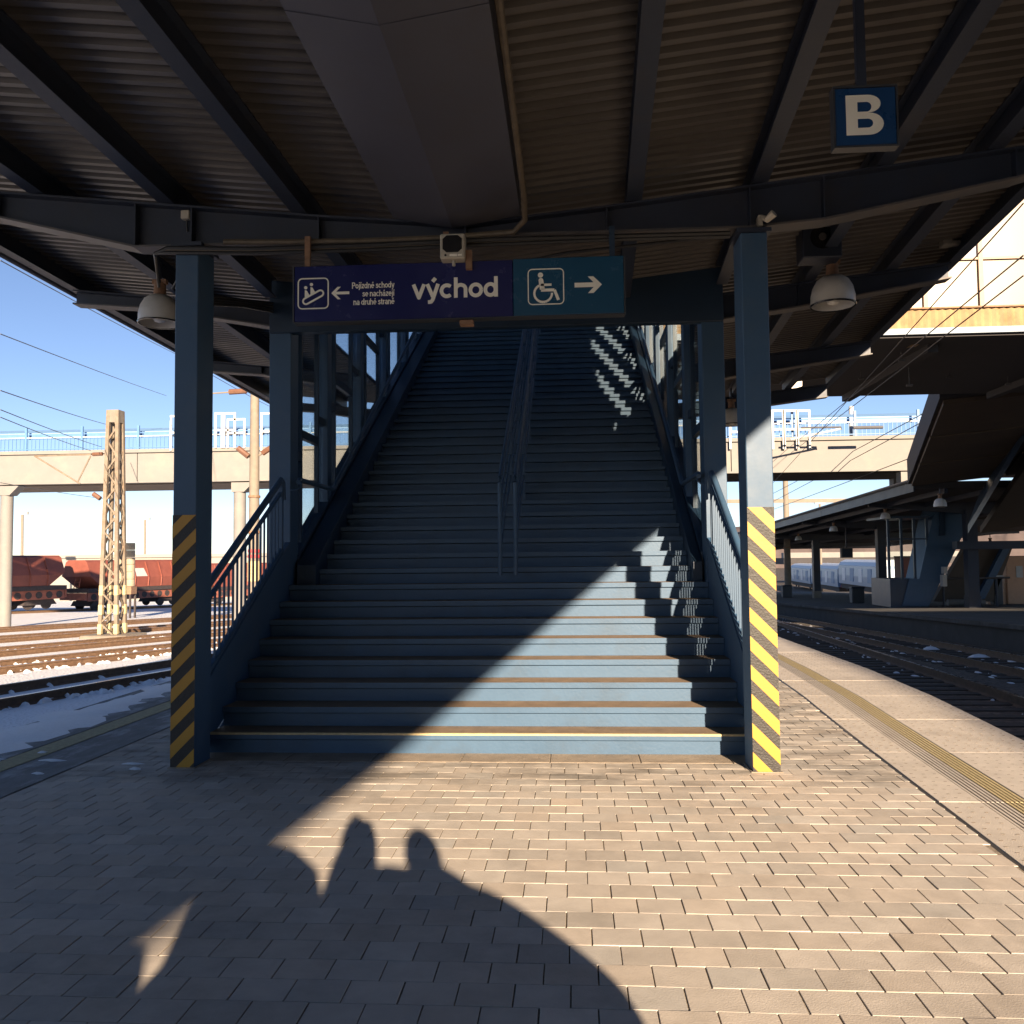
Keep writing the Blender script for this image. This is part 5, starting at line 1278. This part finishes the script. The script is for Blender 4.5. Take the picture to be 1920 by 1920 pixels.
ph_ = person(pl, 1.56, 'person in a dark coat holding up a phone, shadow on the paving', 
      [Vector((.22,-.34,1.34)), Vector((-.05,-.25,1.12)), Vector((.055,-.10,1.49))], [Vector((.68,-.36,1.24)), Vector((1.0,-.40,1.02)), Vector((.86,-.22,.86))], COAT, (-.4,.9,0), fat=1.75)
coat_skirt(ph_, pl, [(.10,1.42),(.16,1.38),(.25,1.30),(.32,1.18),(.44,1.10),(.50,1.0),(.54,.85),(.55,.6),(.56,.5)], COAT)
hand(ph_, (.05,-.075,1.42), (-.15,.2,.95), (-.9,.1,0), (-.3,1,.1), -1); hand(ph_, (.85,-.21,.84), (-.6,.2,-.5), (0,1,.2), (-1,0,0), 1)
gl = MB(); gl.lathe((.055,-.125,1.475), [(.0,.11),(.05,.10),(.085,.06),(.10,0),(.098,-.06),(.09,-.12),(.0,-.16)], 16); obj('added_glove', gl, COAT, ph_, smooth=True)  # mitt added to thicken the shadow of the raised hand
mb = MB(); mb.box(-.035, .115, -.045, -.036, 1.475, 1.555); phn = obj('phone', mb, DARKP, label='phone held up by the person in the dark coat', cat='phone', bevel=.004)
mb = MB(); mb.hexa([(.80,-.62,.55),(1.14,-.62,.55),(1.14,-.40,.55),(.80,-.40,.55),(.84,-.60,.96),(1.12,-.60,.96),(1.12,-.42,.96),(.84,-.42,.96)])
bag = empty('added_shoulder_bag', (.96,-.51,.55), 'added unseen shoulder bag that widens the shadow of the person with the phone', 'bag')  # bag added out of view to widen the body's shadow
obj('pouch', mb, COAT, bag, bevel=.03); mb = MB(); mb.tube([(.96,-.60,.95),(.86,-.52,1.2),(.62,-.44,1.36),(.42,-.48,1.38)], .015, 6); obj('strap', mb, COAT, bag)
cl = (-.36, -.58)
c_p = person(cl, 1.80, 'person in a thick coat standing close beside the one with the phone',
      [Vector((-.50,-.58,1.38)), Vector((-.50,-.62,1.10)), Vector((-.46,-.48,.92))], [Vector((-.12,-.58,1.38)), Vector((-.04,-.62,1.10)), Vector((-.14,-.48,.92))], COAT2, (0,1,0), fat=1.3)
coat_skirt(c_p, (-.275,-.56), [(.10,1.55),(.22,1.46),(.265,1.32),(.30,1.19),(.36,1.12),(.46,.95),(.50,.5)], COAT2)
hand(c_p, (-.46,-.47,.91), (.1,.1,-1), (0,1,0), (1,0,0), -1); hand(c_p, (-.14,-.47,.91), (-.1,.1,-1), (0,1,0), (-1,0,0), 1)
sc_ = empty('added_suitcase', (-.90,-.60,0), 'added unseen upright case that blocks sun left of the person in the thick coat', 'added_suitcase')  # luggage added out of view to shade the lower left paving
mb = MB(); mb.box(-1.16, -.68, -.75, -.45, .06, .80); obj('shell', mb, COAT, sc_, bevel=.05)
mb = MB(); mb.tube([(-1.12,-.47,.78),(-1.12,-.47,1.02),(-.74,-.47,1.02),(-.74,-.47,.78)], .015, 6); obj('handle', mb, COAT, sc_)
for x in (-1.10, -.74):
    for y in (-.7, -.5):
        mb = MB(); mb.tube([(x-.015,y,.03),(x+.015,y,.03)], .03, 10); obj('wheel', mb, SHOE, sc_)
db = empty('added_duffel_bag', (-.92,-.62,.80), 'added unseen duffel bag that raises the shadow of the upright case', 'bag')  # added on top to make the luggage shadow taller
mb = MB(); mb.tube([(-1.22,-.60,.99),(-1.18,-.60,.99),(-.70,-.60,1.02),(-.66,-.60,1.02)], [.10,.185,.185,.12], 14); obj('body', mb, COAT2, db, smooth=True)
mb = MB(); mb.tube([(-1.08,-.60,1.17),(-1.02,-.60,1.25),(-.86,-.60,1.26),(-.80,-.60,1.19)], .014, 6); obj('grip', mb, COAT, db)
